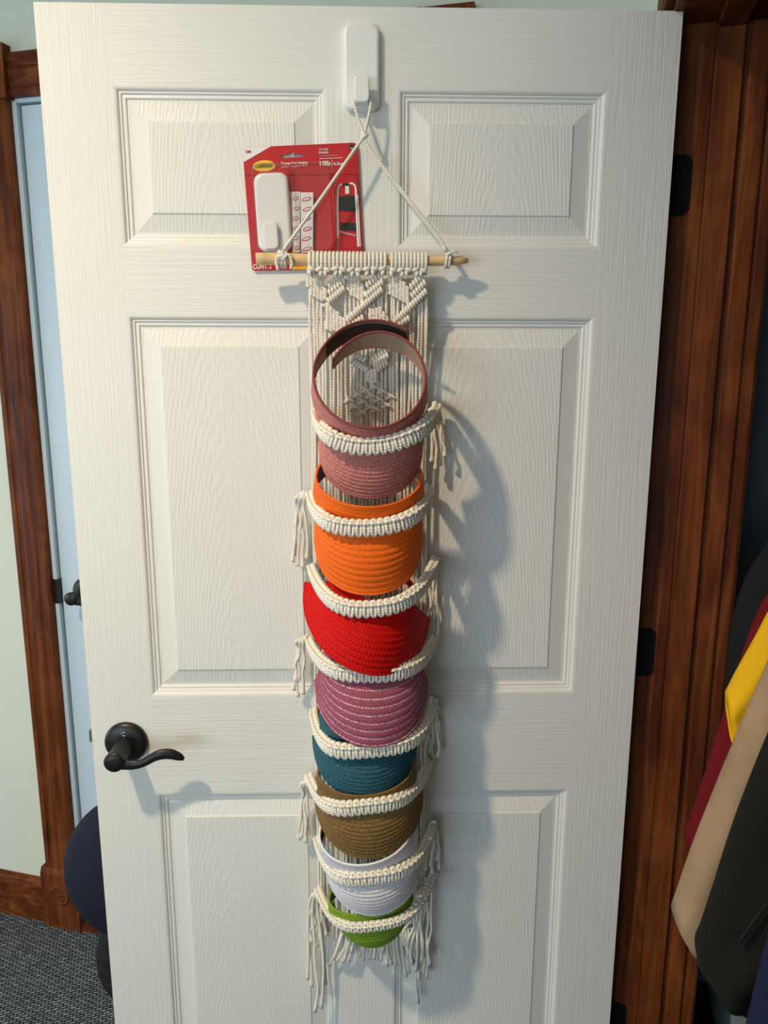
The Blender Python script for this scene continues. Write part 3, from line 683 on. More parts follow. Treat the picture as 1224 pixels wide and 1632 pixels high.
# leaf motifs (crop coordinates of the upper panel)
def Q(cx, cy, d=0.034): return P(440+cx/3.825, 380+cy/3.825, -d)
def ridge(b, a, c, r=0.0047, d=0.037, pitch=0.0046):
    p0, p1 = Q(*a, d), Q(*c, d); ax = (p1-p0); ln = ax.length; m = max(2, int(ln/pitch)); ax.normalize(); pr = Vector((-ax.z, 0, ax.x))
    for i in range(m):
        q = p0.lerp(p1, (i+0.5)/m); b.ell(q+Vector((0, -0.001, 0)), pr+ax*0.35, r*1.25, pitch*0.62, 7, 4, rd=r)
def weave(b, poly, d=0.034, step=21):
    xs_ = [p[0] for p in poly]; ys_ = [p[1] for p in poly]
    def inside(x, y):
        c = False; j = len(poly)-1
        for i in range(len(poly)):
            if (poly[i][1] > y) != (poly[j][1] > y) and x < (poly[j][0]-poly[i][0])*(y-poly[i][1])/(poly[j][1]-poly[i][1])+poly[i][0]: c = not c
            j = i
        return c
    k = 0; y = min(ys_)-100
    while y < max(ys_)+100:
        x = min(xs_)-100; i = 0
        while x < max(xs_)+60:
            xx = x; yy = y+(x-min(xs_))*0.55
            if inside(xx, yy): b.ell(Q(xx, yy, d+0.001*random.random()), Vector((0.75, 0, -0.5 if (k+i) % 2 else -0.85)), 0.0045, 0.0026, 6, 4)
            x += step*0.98; i += 1
        y += step*0.86; k += 1
LEAVES = [
 ([(192, 190), (240, 172), (318, 335), (316, 392), (196, 330)], [((318, 292), (436, 188)), ((318, 335), (422, 252)), ((314, 388), (418, 298))]),
 ([(440, 190), (480, 174), (548, 340), (532, 402), (438, 322)], [((548, 292), (652, 204)), ((546, 350), (652, 258)), ((430, 498), (648, 306)), ((430, 555), (535, 478)), ((455, 590), (540, 525))]),
 ([(694, 190), (742, 180), (820, 340), (804, 402), (694, 342)], [((818, 302), (895, 216)), ((824, 356), (912, 262)), ((718, 512), (918, 316)), ((745, 530), (815, 482))]),
 ([(290, 400), (330, 400), (428, 505), (420, 570), (310, 560)], []),
 ([(572, 430), (640, 420), (696, 500), (690, 545), (575, 530)], []),
 ([(450, 690), (470, 680), (552, 740), (556, 790), (470, 775)], [((452, 690), (548, 742)), ((456, 740), (560, 800)), ((585, 742), (690, 662)), ((592, 775), (684, 705)), ((596, 812), (680, 748))]),
 ([(560, 800), (612, 800), (612, 880), (560, 880)], []),
]
for poly, rid in LEAVES:
    b = MB(); weave(b, poly); o = b.build('leaf_motif', 'cord', mc, True)
    for a_, c_ in rid:
        b = MB(); ridge(b, a_, c_); b.build('ridge', 'cord', o, True)
b = MB()
for (x, y) in ((440, 985), (490, 955), (540, 930), (590, 910), (640, 935), (690, 965), (470, 1030), (520, 1000), (570, 960), (620, 985), (665, 1020), (515, 1065), (560, 1035), (600, 1045)):
    q = Q(x, y, 0.024)
    b.ell(q, (1, 0, 0.6), 0.0088, 0.0026, 7, 4); b.ell(q+Vector((0.003, -0.002, 0.002)), (1, 0, -0.6), 0.0085, 0.0026, 7, 4)
b.build('net_knots', 'cord', mc, True)

# long vertical cords, top to bottom
def strand(px0, py0, px1, py1, seed, d0=0.030, d1=0.012, amp=0.0015, name='cord'):
    rnd = random.Random(seed); pts = []; m = 14
    for i in range(m+1):
        t = i/m; y = py0+(py1-py0)*t; x = px0+(px1-px0)*t; d = d0+(d1-d0)*min(1, t*3)
        pts.append(P(x, y, -d)+Vector((rnd.uniform(-amp, amp), rnd.uniform(-amp, amp)*0.5, 0)))
    return cord(pts, name, n=3, r=0.0024, seg=6)
nS = 30
for i in range(nS):
    t = i/(nS-1); x0 = 493+t*187
    if 19.5 < i < 20.5: x0 += 2
    x1 = 515+t*(662-515)
    y0 = 455+random.uniform(-8, 8)
    if 0.12 < t < 0.3: y0 = 530
    strand(x0, y0, x1+random.uniform(-2, 2), 1500+random.uniform(-15, 10), i)
# pale outer cords that run down both sides between the bands
for i, (a_, c_) in enumerate((((496, 520), (508, 1440)), ((501, 650), (512, 1440)), ((679, 470), (676, 1420)), ((674, 650), (672, 1420)))):
    strand(a_[0], a_[1], c_[0], c_[1], 100+i, 0.026, 0.022, 0.0012)

# ---- the woven bands
def knot_proto():
    b = MB(); h = 0.0120
    w_ = 0.0029
    pts = [Vector((-w_*0.8, 0.003, h*0.85)), Vector((-w_, -0.0030, h*0.80)), Vector((-w_, -0.0062, h*0.35)), Vector((-w_*1.05, -0.0068, -h*0.25)), Vector((-w_*0.9, -0.0056, -h*0.72)), Vector((0, -0.0040, -h*0.98)),
           Vector((w_*0.9, -0.0056, -h*0.72)), Vector((w_*1.05, -0.0068, -h*0.25)), Vector((w_, -0.0062, h*0.35)), Vector((w_, -0.0030, h*0.80)), Vector((w_*0.8, 0.003, h*0.85))]
    b.tube(catmull(pts, 2), 0.0026, 7)
    b.tube(catmull([Vector((-0.0062, 0.0, h*0.40)), Vector((-0.0042, -0.0068, h*0.62)), Vector((0.0, -0.0088, h*0.70)), Vector((0.0042, -0.0068, h*0.62)), Vector((0.0062, 0.0, h*0.40))], 2), 0.0027, 7)
    b.ell((0.0, -0.001, h*0.95), (1, 0, 0.15), 0.0050, 0.0030, 7, 4, 0.0040)
    return b
KP = None
def band(L_, M_, R_, D, nx_=3.3, th=1.0, pitch=0.0100, lift=0.0):
    """L_, R_: end pixels at the cord plane; M_: pixel of the front; D: how far the front stands out"""
    global KP
    e0, e1 = P(*L_, -0.022), P(*R_, -0.022); mid = P(*M_, -D); pts = []
    m = 60
    for i in range(m+1):
        s = -1+2*i/m; s = math.sin(s*PI/2)*0.35+s*0.65
        base = e0.lerp(e1, (s+1)/2); mm = mid-e0.lerp(e1, 0.5)
        pts.append(base+Vector((mm.x*(1-s*s), mm.y*(1-abs(s)**nx_)**(0.8 if nx_ > 4 else 1.0), mm.z*(1-abs(s)**2.2))))
    o = MB().tube(pts, lambda t: 0.0068*th, 10, flat=0.55).build('woven_band', 'cord', mc, True)
    cum = [0]
    for i in range(m): cum.append(cum[-1]+(pts[i+1]-pts[i]).length)
    cnt = int(cum[-1]/pitch)
    for k in range(cnt):
        sd = (k+0.5)/cnt*cum[-1]; i = max(j for j in range(m) if cum[j] <= sd); f = (sd-cum[i])/(cum[i+1]-cum[i]); q = pts[i].lerp(pts[i+1], f)
        tx = (pts[min(i+2, m)]-pts[max(i-1, 0)]).normalized(); up = (Zv-tx*tx.z).normalized(); yy = up.cross(tx)
        ctr = o; 
        if KP is None:
            kb = knot_proto(); ko = kb.build('square_knot', 'cord', o, True); ko.data.transform(Matrix.Translation(org(o))); KP = ko
        else: ko = KP.copy(); COL.objects.link(ko); ko.parent = o
        rm = Matrix((tx, yy, up)).transposed().to_4x4()
        ko.matrix_basis = Matrix.Translation(q-org(o)) @ rm @ Matrix.Diagonal((1, 1, th, 1))
    return o
BANDS = [((507, 662), (592, 711), (692, 652), 0.157, 5.6), ((498, 792), (588, 841), (680, 782), 0.160, 4.8), ((499, 908), (592, 970), (691, 896), 0.158), ((495, 1024), (590, 1074), (690, 1022), 0.148),
         ((503, 1136), (588, 1194), (688, 1120), 0.152, 4.2), ((496, 1240), (583, 1284), (682, 1218), 0.150), ((508, 1340), (592, 1397), (688, 1318), 0.146), ((510, 1418), (598, 1474), (688, 1392), 0.128)]
for i, bd in enumerate(BANDS): band(*bd, th=(0.93 if i < 7 else 0.60))

# ---- tassels tied off at alternating ends of the bands
def tassel(top, tips, seed, d=0.024, wv=0.0028, r=0.0025):
    rnd = random.Random(seed); c = P(*top, -d)
    b = MB()
    for k in range(5): b.ell(c+Vector((rnd.uniform(-.005, .005), -0.003+rnd.uniform(-.003, .003), rnd.uniform(-.005, .005))), Vector((rnd.uniform(-1, 1), rnd.uniform(-.3, .3), rnd.uniform(-1, 1))), 0.0065, 0.0030, 7, 4)
    o = b.build('tassel', 'cord', mc, True)
    for (tx, ty) in tips:
        e = P(tx, ty, -d+rnd.uniform(-0.006, 0.006)); pts = [c+Vector((0, -0.004, 0)), c+Vector(((e.x-c.x)*0.45+rnd.uniform(-.004, .004), -0.008, -0.004))]
        for k in range(1, 5):
            t = k/5; q = c.lerp(e, t); q.x = c.x+(e.x-c.x)*min(1, 0.45+t*0.6); pts.append(q+Vector((rnd.uniform(-wv, wv), rnd.uniform(-.003, .002), 0)))
        pts.append(e)
        MB().tube(catmull(pts, 5), (lambda t: r if t < 0.9 else r*(1+0.55*math.sin((t-0.9)/0.1*PI*0.5))), 7).build('tassel_cord', 'cord', o, True)
    return o
tassel((691, 655), [(694, 748), (701, 742), (708, 728), (688, 736)], 1)
tassel((484, 788), [(466, 896), (475, 902), (482, 905), (489, 890), (470, 886)], 2)
tassel((686, 902), [(684, 1002), (691, 1012), (697, 1018), (693, 985)], 3)
tassel((484, 1016), [(467, 1100), (475, 1110), (483, 1106), (471, 1085)], 4)
tassel((690, 1124), [(684, 1200), (691, 1208), (698, 1206), (704, 1200), (680, 1212)], 5)
tassel((491, 1242), [(480, 1334), (487, 1342), (492, 1330), (477, 1338)], 6)
tassel((690, 1312), [(679, 1385), (686, 1378), (696, 1370), (700, 1384), (690, 1392)], 7)
tassel((507, 1420), [(497, 1500), (505, 1508), (513, 1500), (520, 1490), (500, 1486), (490, 1560), (502, 1612), (512, 1606), (497, 1572), (519, 1568)], 8, wv=0.006)
tassel((682, 1400), [(650, 1520), (656, 1536), (662, 1548), (668, 1560), (674, 1552), (680, 1558), (666, 1598), (685, 1536), (645, 1506), (672, 1530)], 9, wv=0.006)
# ---- bottom fringe
for i in range(26):
    x = 527+i*5.7+random.uniform(-2, 2); y1 = 1528+random.uniform(-6, 14)+(14 if i > 18 else 0)-(10 if 5 < i < 16 else 0)
    p0 = P(545+i*4.4, 1478, -0.022); p1 = P(x, y1, -0.020+random.uniform(-0.008, 0.006)); mq = p0.lerp(p1, 0.5)+Vector((random.uniform(-.006, .006), -0.004, 0))
    cord([p0, mq, p1], 'fringe_cord', r=0.0022, n=6, tip=True)

# ================================================================== the visors
def sm(x, a, c_): x = min(1, max(0, (x-a)/(c_-a))); return x*x*(3-2*x)
def visor(label, mats, cx, yj, D, yb, rx, w, hw, Lb, tip, rows=13, roll=0.0, db=0.030, spiral=False, yf=None, p=0.42, b2=0.018, a2=0.075, bu=0.010, skew=0.0, cxb=None):
    """cx, yj: pixel of the front where headband and brim meet, D metres off the door; yb: pixel row of the back of the ring;
    rx: half width of the headband, w: its height; hw, Lb: half width and length of the brim; tip: how far out the brim edge stands"""
    m_out, m_in, m_edge = mats
    J = P(cx, yj, -D); B = P(cxb or cx, yb, -db)
    vz = thing('visor', J, label, 'visor', 'straw sun visors in the macrame hanger')
    cr, sr_ = math.cos(roll), math.sin(roll)
    def W(x, o, z): return Vector((J.x+x*cr+z*sr_, J.y-o, J.z-x*sr_+z*cr))
    dO, dZ = -(D-db), B.z-J.z; Ln = math.hypot(dO, dZ); eo, ez = dO/Ln, dZ/Ln; ry = Ln/2      # direction front -> back in the ring plane
    no, nz = ez*1.0, -eo*1.0                                                                    # ring axis, up and out
    xb = B.x-J.x
    # headband
    def ringpt(phi, s, rs=1.0, k=0.0):
        x = rx*rs*math.sin(phi)*(1-0.05*s)+xb*(1-math.cos(phi))/2; al = ry*(1-math.cos(phi)*rs) if rs != 1 else ry*(1-math.cos(phi))
        return W(x, eo*al+no*w*s*1.0, ez*al+nz*w*s)
    if spiral: ph = [math.radians(-218+ (238+218)*i/110) for i in range(111)]
    else: ph = [math.radians(-180+360*i/90) for i in range(91)]
    def rs(phi):
        d = math.degrees(phi)
        if not spiral: return 1.0
        return 1.0-0.26*sm(d, 120, 238)+0.20*sm(-d, 120, 218)
    nS_ = 5; rowsB = 5
    def shell(off, nm, mt, parent, rowz=nS_*3, ridge_h=0.0):
        vs = []; fs = []; uv = []
        for i, f_ in enumerate(ph):
            taper = 1.0
            if spiral: taper = 1-0.35*sm(math.degrees(f_), 150, 238)-0.25*sm(-math.degrees(f_), 150, 218)
            for j in range(rowz+1):
                s = j/rowz; q = ringpt(f_, (s-0.5)*taper+0.5, rs(f_)); c0 = ringpt(0, s); cc = W(xb/2, eo*ry+no*w*s, ez*ry+nz*w*s)
                rd = (q-cc); rd.normalize(); hgt = ridge_h*abs(math.sin(PI*rowsB*s))**0.6
                vs.append(q+rd*(off+hgt)); uv.append((f_*rx, s*rowsB))
        m = rowz+1; k = len(ph)
        fs = [(i*m+j, (i+1)*m+j, (i+1)*m+j+1, i*m+j+1) for i in range(k-1) for j in range(rowz)]
        return mesh(nm, vs, fs, mt, parent, True, uvs=uv)
    hb = shell(0.0012, 'headband', m_out, vz, 20, 0.0007)
    shell(-0.0008, 'lining', m_in, vz, 4)
    for s in (0, 1):
        pts = [ringpt(f_, ((s-0.5)*(1 if not spiral else 1-0.35*sm(math.degrees(f_), 150, 238)-0.25*sm(-math.degrees(f_), 150, 218))+0.5), rs(f_)) for f_ in ph]
        MB().tube(pts, 0.0020, 6).build('edge_binding', m_edge if s else m_out, hb, True)
    # brim
    nu = 60; nv = rows*5; top = []; uv = []
    F = math.radians(84)
    def bp(phi, v):
        c_ = math.cos(phi); s = math.sin(phi)
        i_ = (rx*0.98*s, eo*ry*(1-c_), ez*ry*(1-c_)*0.75)
        o_ = (hw*s+skew*c_, -a2*(1-c_)+(tip-D)*max(c_, 0)**0.8, -Lb*max(c_, 0.0)**p+b2*(1-c_))
        e_ = v
        blg = bu*math.sin(PI*v)*max(c_, 0)**0.5
        return Vector([i_[k]+(o_[k]-i_[k])*e_ for k in range(3)])+Vector((0, blg, 0))
    ln = 0
    for j in range(nv+1):
        v = j/nv
        for i in range(nu+1):
            f_ = -F+2*F*i/nu; q = bp(f_, v); e = 1e-3
            du = bp(f_+e, v)-bp(f_-e, v); dv = bp(f_, min(1, v+e))-bp(f_, max(0, v-e)); nn = du.cross(dv)
            if nn.length > 1e-12: nn.normalize()
            if nn.y < 0: nn = -nn
            hgt = 0.0015*abs(math.sin(PI*rows*v))**0.55 if j < nv else 0
            top.append((q, nn, hgt)); uv.append((f_*hw, rows*v))
    vs = [W(*(q+nn*h_)) for q, nn, h_ in top]+[W(*(q-nn*0.0022)) for q, nn, h_ in top]
    m = nu+1; K_ = m*(nv+1); fs = [(j*m+i, j*m+i+1, (j+1)*m+i+1, (j+1)*m+i) for j in range(nv) for i in range(nu)]
    nt_ = len(fs); fs += [(K_+j*m+i, K_+(j+1)*m+i, K_+(j+1)*m+i+1, K_+j*m+i+1) for j in range(nv) for i in range(nu)]
    br = mesh('brim', vs, fs, m_out, vz, True, uvs=uv+uv)
    edge = [W(*(top[nv*m+i][0])) for i in range(m)]
    MB().tube(edge, 0.0022, 8).build('edge_binding', m_out, br, True)
    return vz, ringpt, rs
straw('straw_pink', (0.64, 0.22, 0.185), (0.32, 0.092, 0.085), spark=(0.86, 0.44, 0.38), cell=0.003)
straw('straw_orange', (0.94, 0.165, 0.014), (0.74, 0.105, 0.008), bstr=0.5, cell=0.0035)
straw('straw_red', (0.68, 0.005, 0.003), (0.46, 0.002, 0.002), bstr=1.0, cell=0.0068)
straw('straw_mauve', (0.36, 0.085, 0.135), (0.20, 0.040, 0.075), line=(0.78, 0.60, 0.62), cell=0.003, spark=(0.50, 0.20, 0.25))
straw('straw_teal', (0.030, 0.115, 0.150), (0.012, 0.050, 0.068), spark=(0.10, 0.26, 0.30), cell=0.0035)
straw('straw_olive', (0.235, 0.135, 0.042), (0.10, 0.052, 0.016), spark=(0.44, 0.29, 0.12), cell=0.003)
straw('straw_silver', (0.74, 0.70, 0.73), (0.52, 0.49, 0.52), spark=(0.90, 0.88, 0.89), cell=0.003, rough=0.45)
straw('straw_green', (0.22, 0.35, 0.030), (0.14, 0.24, 0.018), spark=(0.34, 0.48, 0.07), cell=0.003)
plain('lining_tan', (0.40, 0.29, 0.19), 0.85, var=0.06, vscale=200, bstr=0.3, bscale=700)
plain('lining_dark', (0.05, 0.035, 0.03), 0.85, bstr=0.3, bscale=700)
plain('lining_grey', (0.10, 0.10, 0.10), 0.85, bstr=0.3, bscale=700)
plain('lining_white', (0.62, 0.61, 0.60), 0.85, bstr=0.3, bscale=700)
plain('lining_khaki', (0.24, 0.22, 0.13), 0.85, bstr=0.3, bscale=700)
plain('binding_red', (0.22, 0.035, 0.035), 0.7)
plain('binding_white', (0.76, 0.75, 0.74), 0.7)
plain('velcro', (0.035, 0.022, 0.020), 0.95, bstr=0.6, bscale=900)
v1, rp, rs1 = visor('dusty pink straw visor at the top with its strap overlapping in an open ring', ('straw_pink', 'lining_tan', 'binding_red'), 592, 704, 0.145, 545, 0.081, 0.038, 0.075, 0.082, 0.126, 14, spiral=True, cxb=586, db=0.052)
vs = []; fs = []; k_ = 24
for i in range(k_+1):
    f_ = math.radians(-217+87*i/k_); tp = 1-0.25*sm(-math.degrees(f_), 150, 218)
    for s_ in (0.12, 0.88):
        q = rp(f_, (s_-0.5)*tp+0.5, rs1(f_)); q2 = rp(f_, (s_-0.5)*tp+0.5, rs1(f_)*0.93); vs.append(q+(q2-q).normalized()*0.0024)
fs = [(2*i, 2*i+1, 2*i+3, 2*i+2) for i in range(k_)]
mesh('fastener_strip', vs, fs, 'velcro', v1, True)
visor('bright orange straw visor directly below the dusty pink one', ('straw_orange', 'lining_grey', 'straw_orange'), 588, 836, 0.150, 738, 0.080, 0.032, 0.080, 0.102, 0.150, 11, p=0.32)
visor('wide scarlet red straw visor tilted down to the right', ('straw_red', 'lining_dark', 'straw_red'), 594, 968, 0.144, 905, 0.062, 0.009, 0.103, 0.090, 0.168, 10, roll=0.30, b2=0.004, a2=0.125, p=0.50, db=0.06, skew=0.010)
visor('mauve straw visor with glittering silver threads', ('straw_mauve', 'lining_dark', 'straw_mauve'), 592, 1072, 0.138, 1010, 0.072, 0.010, 0.088, 0.103, 0.166, 9, p=0.28, skew=0.004, db=0.05)
visor('dark teal straw visor', ('straw_teal', 'lining_dark', 'straw_teal'), 582, 1188, 0.138, 1105, 0.070, 0.014, 0.083, 0.084, 0.144, 12, p=0.40, db=0.05)
visor('brownish olive gold straw visor under the teal one', ('straw_olive', 'lining_dark', 'straw_olive'), 586, 1282, 0.142, 1195, 0.078, 0.022, 0.087, 0.090, 0.144, 13, roll=-0.08, p=0.40, db=0.05)
visor('silvery white straw visor near the bottom', ('straw_silver', 'lining_dark', 'binding_white'), 592, 1396, 0.140, 1285, 0.079, 0.034, 0.080, 0.076, 0.132, 11, roll=-0.16, p=0.42)
visor('lime green straw visor, lowest of the eight', ('straw_green', 'lining_khaki', 'straw_green'), 592, 1472, 0.120, 1405, 0.070, 0.020, 0.066, 0.052, 0.110, 8, roll=-0.14, p=0.45, db=0.04)

# ================================================================== garments in the closet and the bag behind the door
def fabric(name, col, rough=0.9, w=0.12, bs=900):
    m = plain(name, col, rough, var=w, vscale=18, bstr=0.25, bscale=bs, spec=0.25); m.node_tree.nodes['Principled BSDF'].inputs['Sheen Weight'].default_value = 0.0
    return m
fabric('cloth_tan', (0.36, 0.235, 0.135)); fabric('cloth_olive', (0.0075, 0.0065, 0.0035)); fabric('cloth_yellow', (0.80, 0.44, 0.008), w=0.05)
fabric('cloth_red', (0.16, 0.004, 0.010)); fabric('cloth_black', (0.010, 0.011, 0.012)); fabric('cloth_navy', (0.008, 0.011, 0.038)); fabric('bag_navy', (0.007, 0.009, 0.020), 0.85, 0.1)
fabric('bag_black', (0.010, 0.010, 0.011), 0.8, 0.2, 260)
def sleeve(name, left, right, v, depth, mat, parent, seed=1, fold=0.10, nf=5, hem=True):
    """cloth tube between two edge lines given as pixels on the plane at v"""
    rnd = random.Random(seed); lp_ = catmull([PV(x, y, v) for x, y in left], 6); rp_ = catmull([PV(x, y, v) for x, y in right], 6)
    m = min(len(lp_), len(rp_)); vs = []; seg = 40; f0 = rnd.uniform(0, 6)
    for i in range(m):
        a_, c_ = lp_[i], rp_[i]; ce = (a_+c_)/2; ex = (c_-a_)/2; t = i/(m-1)
        for k in range(seg):
            th = 2*PI*k/seg; fo = 1+fold*math.sin(nf*th+f0+1.5*t)*(0.4+0.6*t)+0.05*math.sin(9*t*PI+th)
            ci = math.cos(th); si = math.sin(th)
            vs.append(ce+ex*ci+V*(depth*si*fo))
    fs = [(i*seg+k, i*seg+(k+1) % seg, (i+1)*seg+(k+1) % seg, (i+1)*seg+k) for i in range(m-1) for k in range(seg)]
    o = mesh(name, vs, fs, mat, parent, True)
    md = o.modifiers.new('solid', 'SOLIDIFY'); md.thickness = 0.003; md.offset = -1
    if hem:
        ring = [vs[(m-1)*seg+k] for k in range(seg)]+[vs[(m-1)*seg]]
        MB().tube(ring, 0.0022, 6, cap=False).build('hem', mat, o, True)
        up = [vs[(m-3)*seg+k]+(vs[(m-3)*seg+k]-((lp_[m-3]+rp_[m-3])/2)).normalized()*0.0012 for k in range(seg)]; up.append(up[0])
        MB().tube(up, 0.0009, 5, cap=False).build('stitching', mat, o, True)
    return o
def garment(name, label, v, left, right, mat, depth, seed, body, fold=0.10, hem=True):
    base = PV(*left[-1], v)
    g = thing(name, base, label, 'garment', 'garments hanging in the closet')
    sleeve('sleeve', left, right, v, depth, mat, g, seed, fold, hem=hem)
    c = room(1.33, v, body[0]); w_ = 0.20
    # the body of the garment hanging from the rod, to the right of the sleeve
    vs = []; seg = 32; prof = [(body[0], 0.20), (body[0]+0.15, 0.205), (body[0]+0.40, 0.20), (body[1]-0.12, 0.205), (body[1]-0.04, 0.16), (body[1]-0.01, 0.06)]
    for z, hw_ in prof:
        for k in range(seg):
            th = 2*PI*k/seg; vs.append(room(1.40, v, z)+U*(hw_*math.cos(th))+V*(depth*0.8*math.sin(th)*(1+0.12*math.sin(6*th+seed))))
    n_ = len(prof); fs = [(i*seg+k, i*seg+(k+1) % seg, (i+1)*seg+(k+1) % seg, (i+1)*seg+k) for i in range(n_-1) for k in range(seg)]+[tuple((n_-1)*seg+k for k in range(seg))]
    mesh('body', vs, fs, mat, g, True)
    MB().tube(catmull([room(1.40, v, body[1]-0.02), room(1.40, v, 1.66), room(1.405, v, 1.685), room(1.42, v, 1.70), room(1.432, v, 1.685)], 5), 0.0018, 6).build('hanger_hook', 'steel', g, True)
    return g
rod = MB().tube([room(1.416, -1.28, 1.68), room(1.416, 0.64, 1.68)], 0.0155, 18).build('closet_rod', 'steel', smooth=True)
tag(rod, 'round metal rod that carries the garments in the closet', 'rod')
garment('jacket', 'black garment hanging deepest in the dark closet', 0.20, [(1290, 760), (1236, 850), (1192, 920), (1168, 1000), (1158, 1110), (1150, 1230)], [(1420, 800), (1400, 900), (1380, 1000), (1350, 1100), (1320, 1200), (1300, 1300)], 'cloth_black', 0.035, 3, (0.75, 1.60))
garment('shirt', 'dark red sleeve showing between the yellow one and the jamb', 0.135, [(1290, 840), (1240, 925), (1205, 990), (1165, 1110), (1130, 1225), (1093, 1338)], [(1360, 900), (1310, 980), (1260, 1060), (1210, 1150), (1160, 1250), (1108, 1346)], 'cloth_red', 0.022, 4, (0.80, 1.60))
garment('shirt', 'bright yellow sleeve at the right edge above the tan one', 0.075, [(1300, 830), (1258, 920), (1226, 980), (1204, 1022), (1180, 1065), (1159, 1106)], [(1390, 880), (1340, 970), (1300, 1040), (1255, 1090), (1210, 1135), (1168, 1182)], 'cloth_yellow', 0.020, 5, (0.85, 1.60))
garment('coat', 'tan coat sleeve hanging in front of the wooden jamb', 0.02, [(1345, 810), (1285, 930), (1215, 1085), (1158, 1220), (1112, 1335), (1073, 1448)], [(1450, 880), (1390, 1000), (1325, 1140), (1260, 1270), (1190, 1390), (1113, 1517)], 'cloth_tan', 0.030, 6, (0.70, 1.60), 0.06)
oj = garment('jacket', 'nearly black olive jacket with a slanted pocket seam at the lower right edge', -0.06, [(1345, 930), (1275, 1070), (1220, 1190), (1170, 1320), (1138, 1420), (1121, 1472), (1111, 1500), (1116, 1532)], [(1520, 1000), (1460, 1130), (1420, 1250), (1380, 1370), (1330, 1470), (1270, 1540), (1220, 1585), (1196, 1604)], 'cloth_olive', 0.040, 7, (0.70, 1.60), 0.14)
MB().tube(catmull([PV(1236, 1425, -0.108), PV(1206, 1462, -0.108), PV(1178, 1502, -0.106)], 5), 0.0022, 6).build('pocket_zip', 'cloth_black', oj, True)
MB().tube(catmull([PV(1244, 1430, -0.108), PV(1214, 1467, -0.108), PV(1186, 1507, -0.106)], 5), 0.0015, 6).build('pocket_zip', 'cloth_olive', oj, True)
garment('trousers', 'navy cloth hanging at the bottom right corner in front of the olive jacket', -0.13, [(1330, 1180), (1285, 1300), (1252, 1400), (1226, 1500), (1206, 1580), (1190, 1650), (1178, 1720)], [(1460, 1200), (1440, 1320), (1420, 1420), (1400, 1520), (1380, 1600), (1360, 1680), (1350, 1750)], 'cloth_navy', 0.035, 8, (0.60, 1.60), 0.10)
# a pale box and a dark basket on the closet floor
bx = thing('storage_box', room(1.30, 0.50, 0), 'pale grey green box in the closet below the olive cuff', 'box')
plain('box_grey', (0.22, 0.28, 0.28), 0.7, var=0.05)
bevel(MB().box((1.12, 0.40, 0.12), (1.55, 0.64, 0.46), R3).build('box_body', 'box_grey', bx), 0.006)
bevel(MB().box((1.11, 0.39, 0.455), (1.56, 0.65, 0.495), R3).build('lid', 'box_grey', bx), 0.006)
plain('crate_dark', (0.010, 0.009, 0.008), 0.8)
bevel(MB().box((1.07, 0.30, 0.0), (1.62, 0.655, 0.118), R3).build('low_shelf', 'crate_dark', bx), 0.004)
bc = PV(1190, 1640, 0.10); bc.z = 0
bk = thing('basket', bc, 'dark round basket on the closet floor at the bottom edge', 'basket')
prf = [(0.10, 0.0), (0.115, 0.06), (0.125, 0.13), (0.128, 0.19), (0.124, 0.19), (0.118, 0.12), (0.105, 0.02)]
MB().lathe(prf, bc, Zv, 40).build('wall', 'crate_dark', bk, True)
plain('basket_rim', (0.10, 0.075, 0.055), 0.7)
MB().tube([bc+Vector((0.127*math.cos(a*PI/20), 0.127*math.sin(a*PI/20), 0.19)) for a in range(41)], 0.006, 8, cap=False).build('rim', 'basket_rim', bk, True)

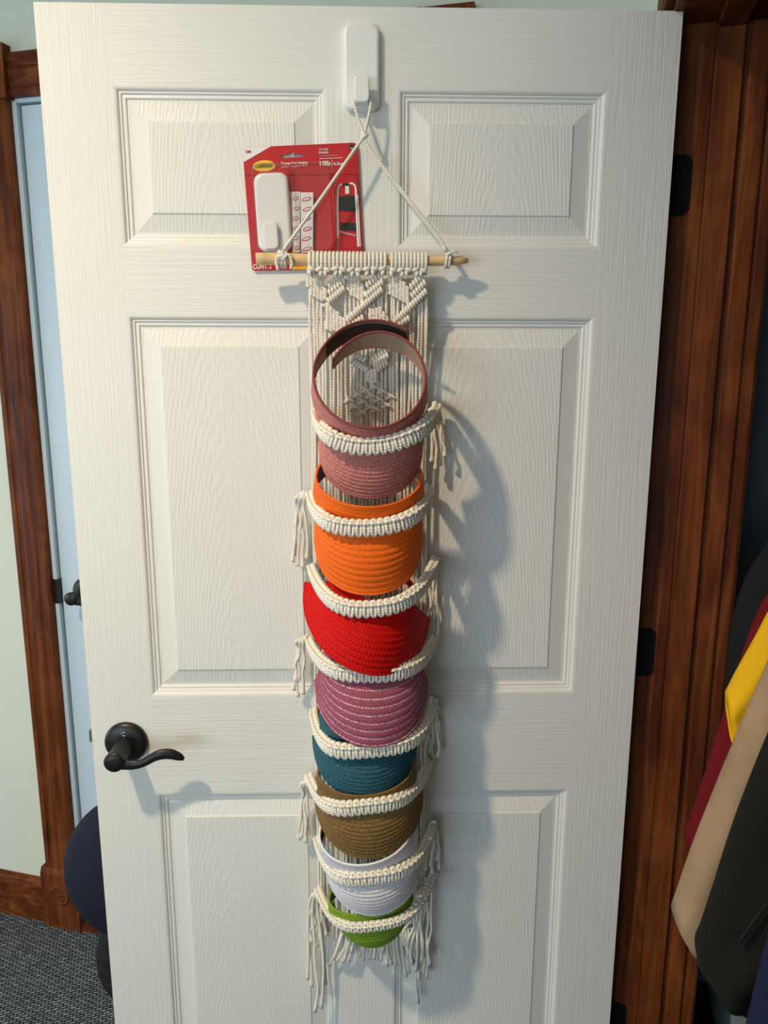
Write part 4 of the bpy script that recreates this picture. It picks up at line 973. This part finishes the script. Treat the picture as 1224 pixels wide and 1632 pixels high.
# ---- rounded navy bag hanging on the far side of the open door
bg_c = P(217, 1382, 0.16)
bgt = thing('bag', Vector((bg_c.x, bg_c.y, bg_c.z-0.33)), 'dark navy rounded bag bulging out behind the latch edge of the open door', 'bag')
vs = []; seg = 40; rings = 22
for i in range(rings+1):
    th = PI*i/rings
    for k in range(seg):
        p_ = 2*PI*k/seg; x = math.sin(th)*math.cos(p_); y = math.sin(th)*math.sin(p_); z = math.cos(th)
        zz = z*0.148-0.012*x
        vs.append(bg_c+Vector((x*0.137*(1-0.06*z), y*0.095, zz)))
fs = [(i*seg+k, (i+1)*seg+k, (i+1)*seg+(k+1) % seg, i*seg+(k+1) % seg) for i in range(rings) for k in range(seg)]
mesh('main_pouch', vs, fs, 'bag_navy', bgt, True)
lowl = [P(172, 1440, 0.14), P(160, 1480, 0.13), P(155, 1510, 0.12), P(154, 1535, 0.115), P(160, 1560, 0.11), P(172, 1580, 0.105), P(190, 1600, 0.10)]
lowr = [q+Vector((0.12+0.01*i, 0, 0.0)) for i, q in enumerate(lowl)]
vs = []; seg = 24
L1, R1 = catmull(lowl, 5), catmull(lowr, 5)
for i, (a_, c_) in enumerate(zip(L1, R1)):
    for k in range(seg):
        th = 2*PI*k/seg; vs.append((a_+c_)/2+(c_-a_)/2*math.cos(th)+Vector((0, (0.045-0.0008*i)*math.sin(th)*(1+0.06*math.sin(i*1.3)), 0)))
m = len(L1); fs = [(i*seg+k, i*seg+(k+1) % seg, (i+1)*seg+(k+1) % seg, (i+1)*seg+k) for i in range(m-1) for k in range(seg)]+[tuple((m-1)*seg+k for k in range(seg)), tuple(range(seg-1, -1, -1))]
mesh('lower_pocket', vs, fs, 'bag_black', bgt, True)
MB().tube(catmull([bg_c+Vector((0.03, -0.02, 0.13)), bg_c+Vector((0.10, -0.06, 0.26)), Vector((bg_c.x+0.16, 0.075, bg_c.z+0.40)), Vector((bg_c.x+0.18, 0.060, bg_c.z+0.46))], 6), 0.008, 8, flat=0.3).build('strap', 'bag_black', bgt, True)
hkz = Vector((bg_c.x+0.18, 0.044, bg_c.z+0.47))
MB().lathe([(0.016, 0), (0.016, 0.004), (0.006, 0.008), (0.005, 0.030), (0.008, 0.034), (0.002, 0.036)], hkz, (0, 1, 0), 20).build('door_peg', 'black_metal', dr, True)
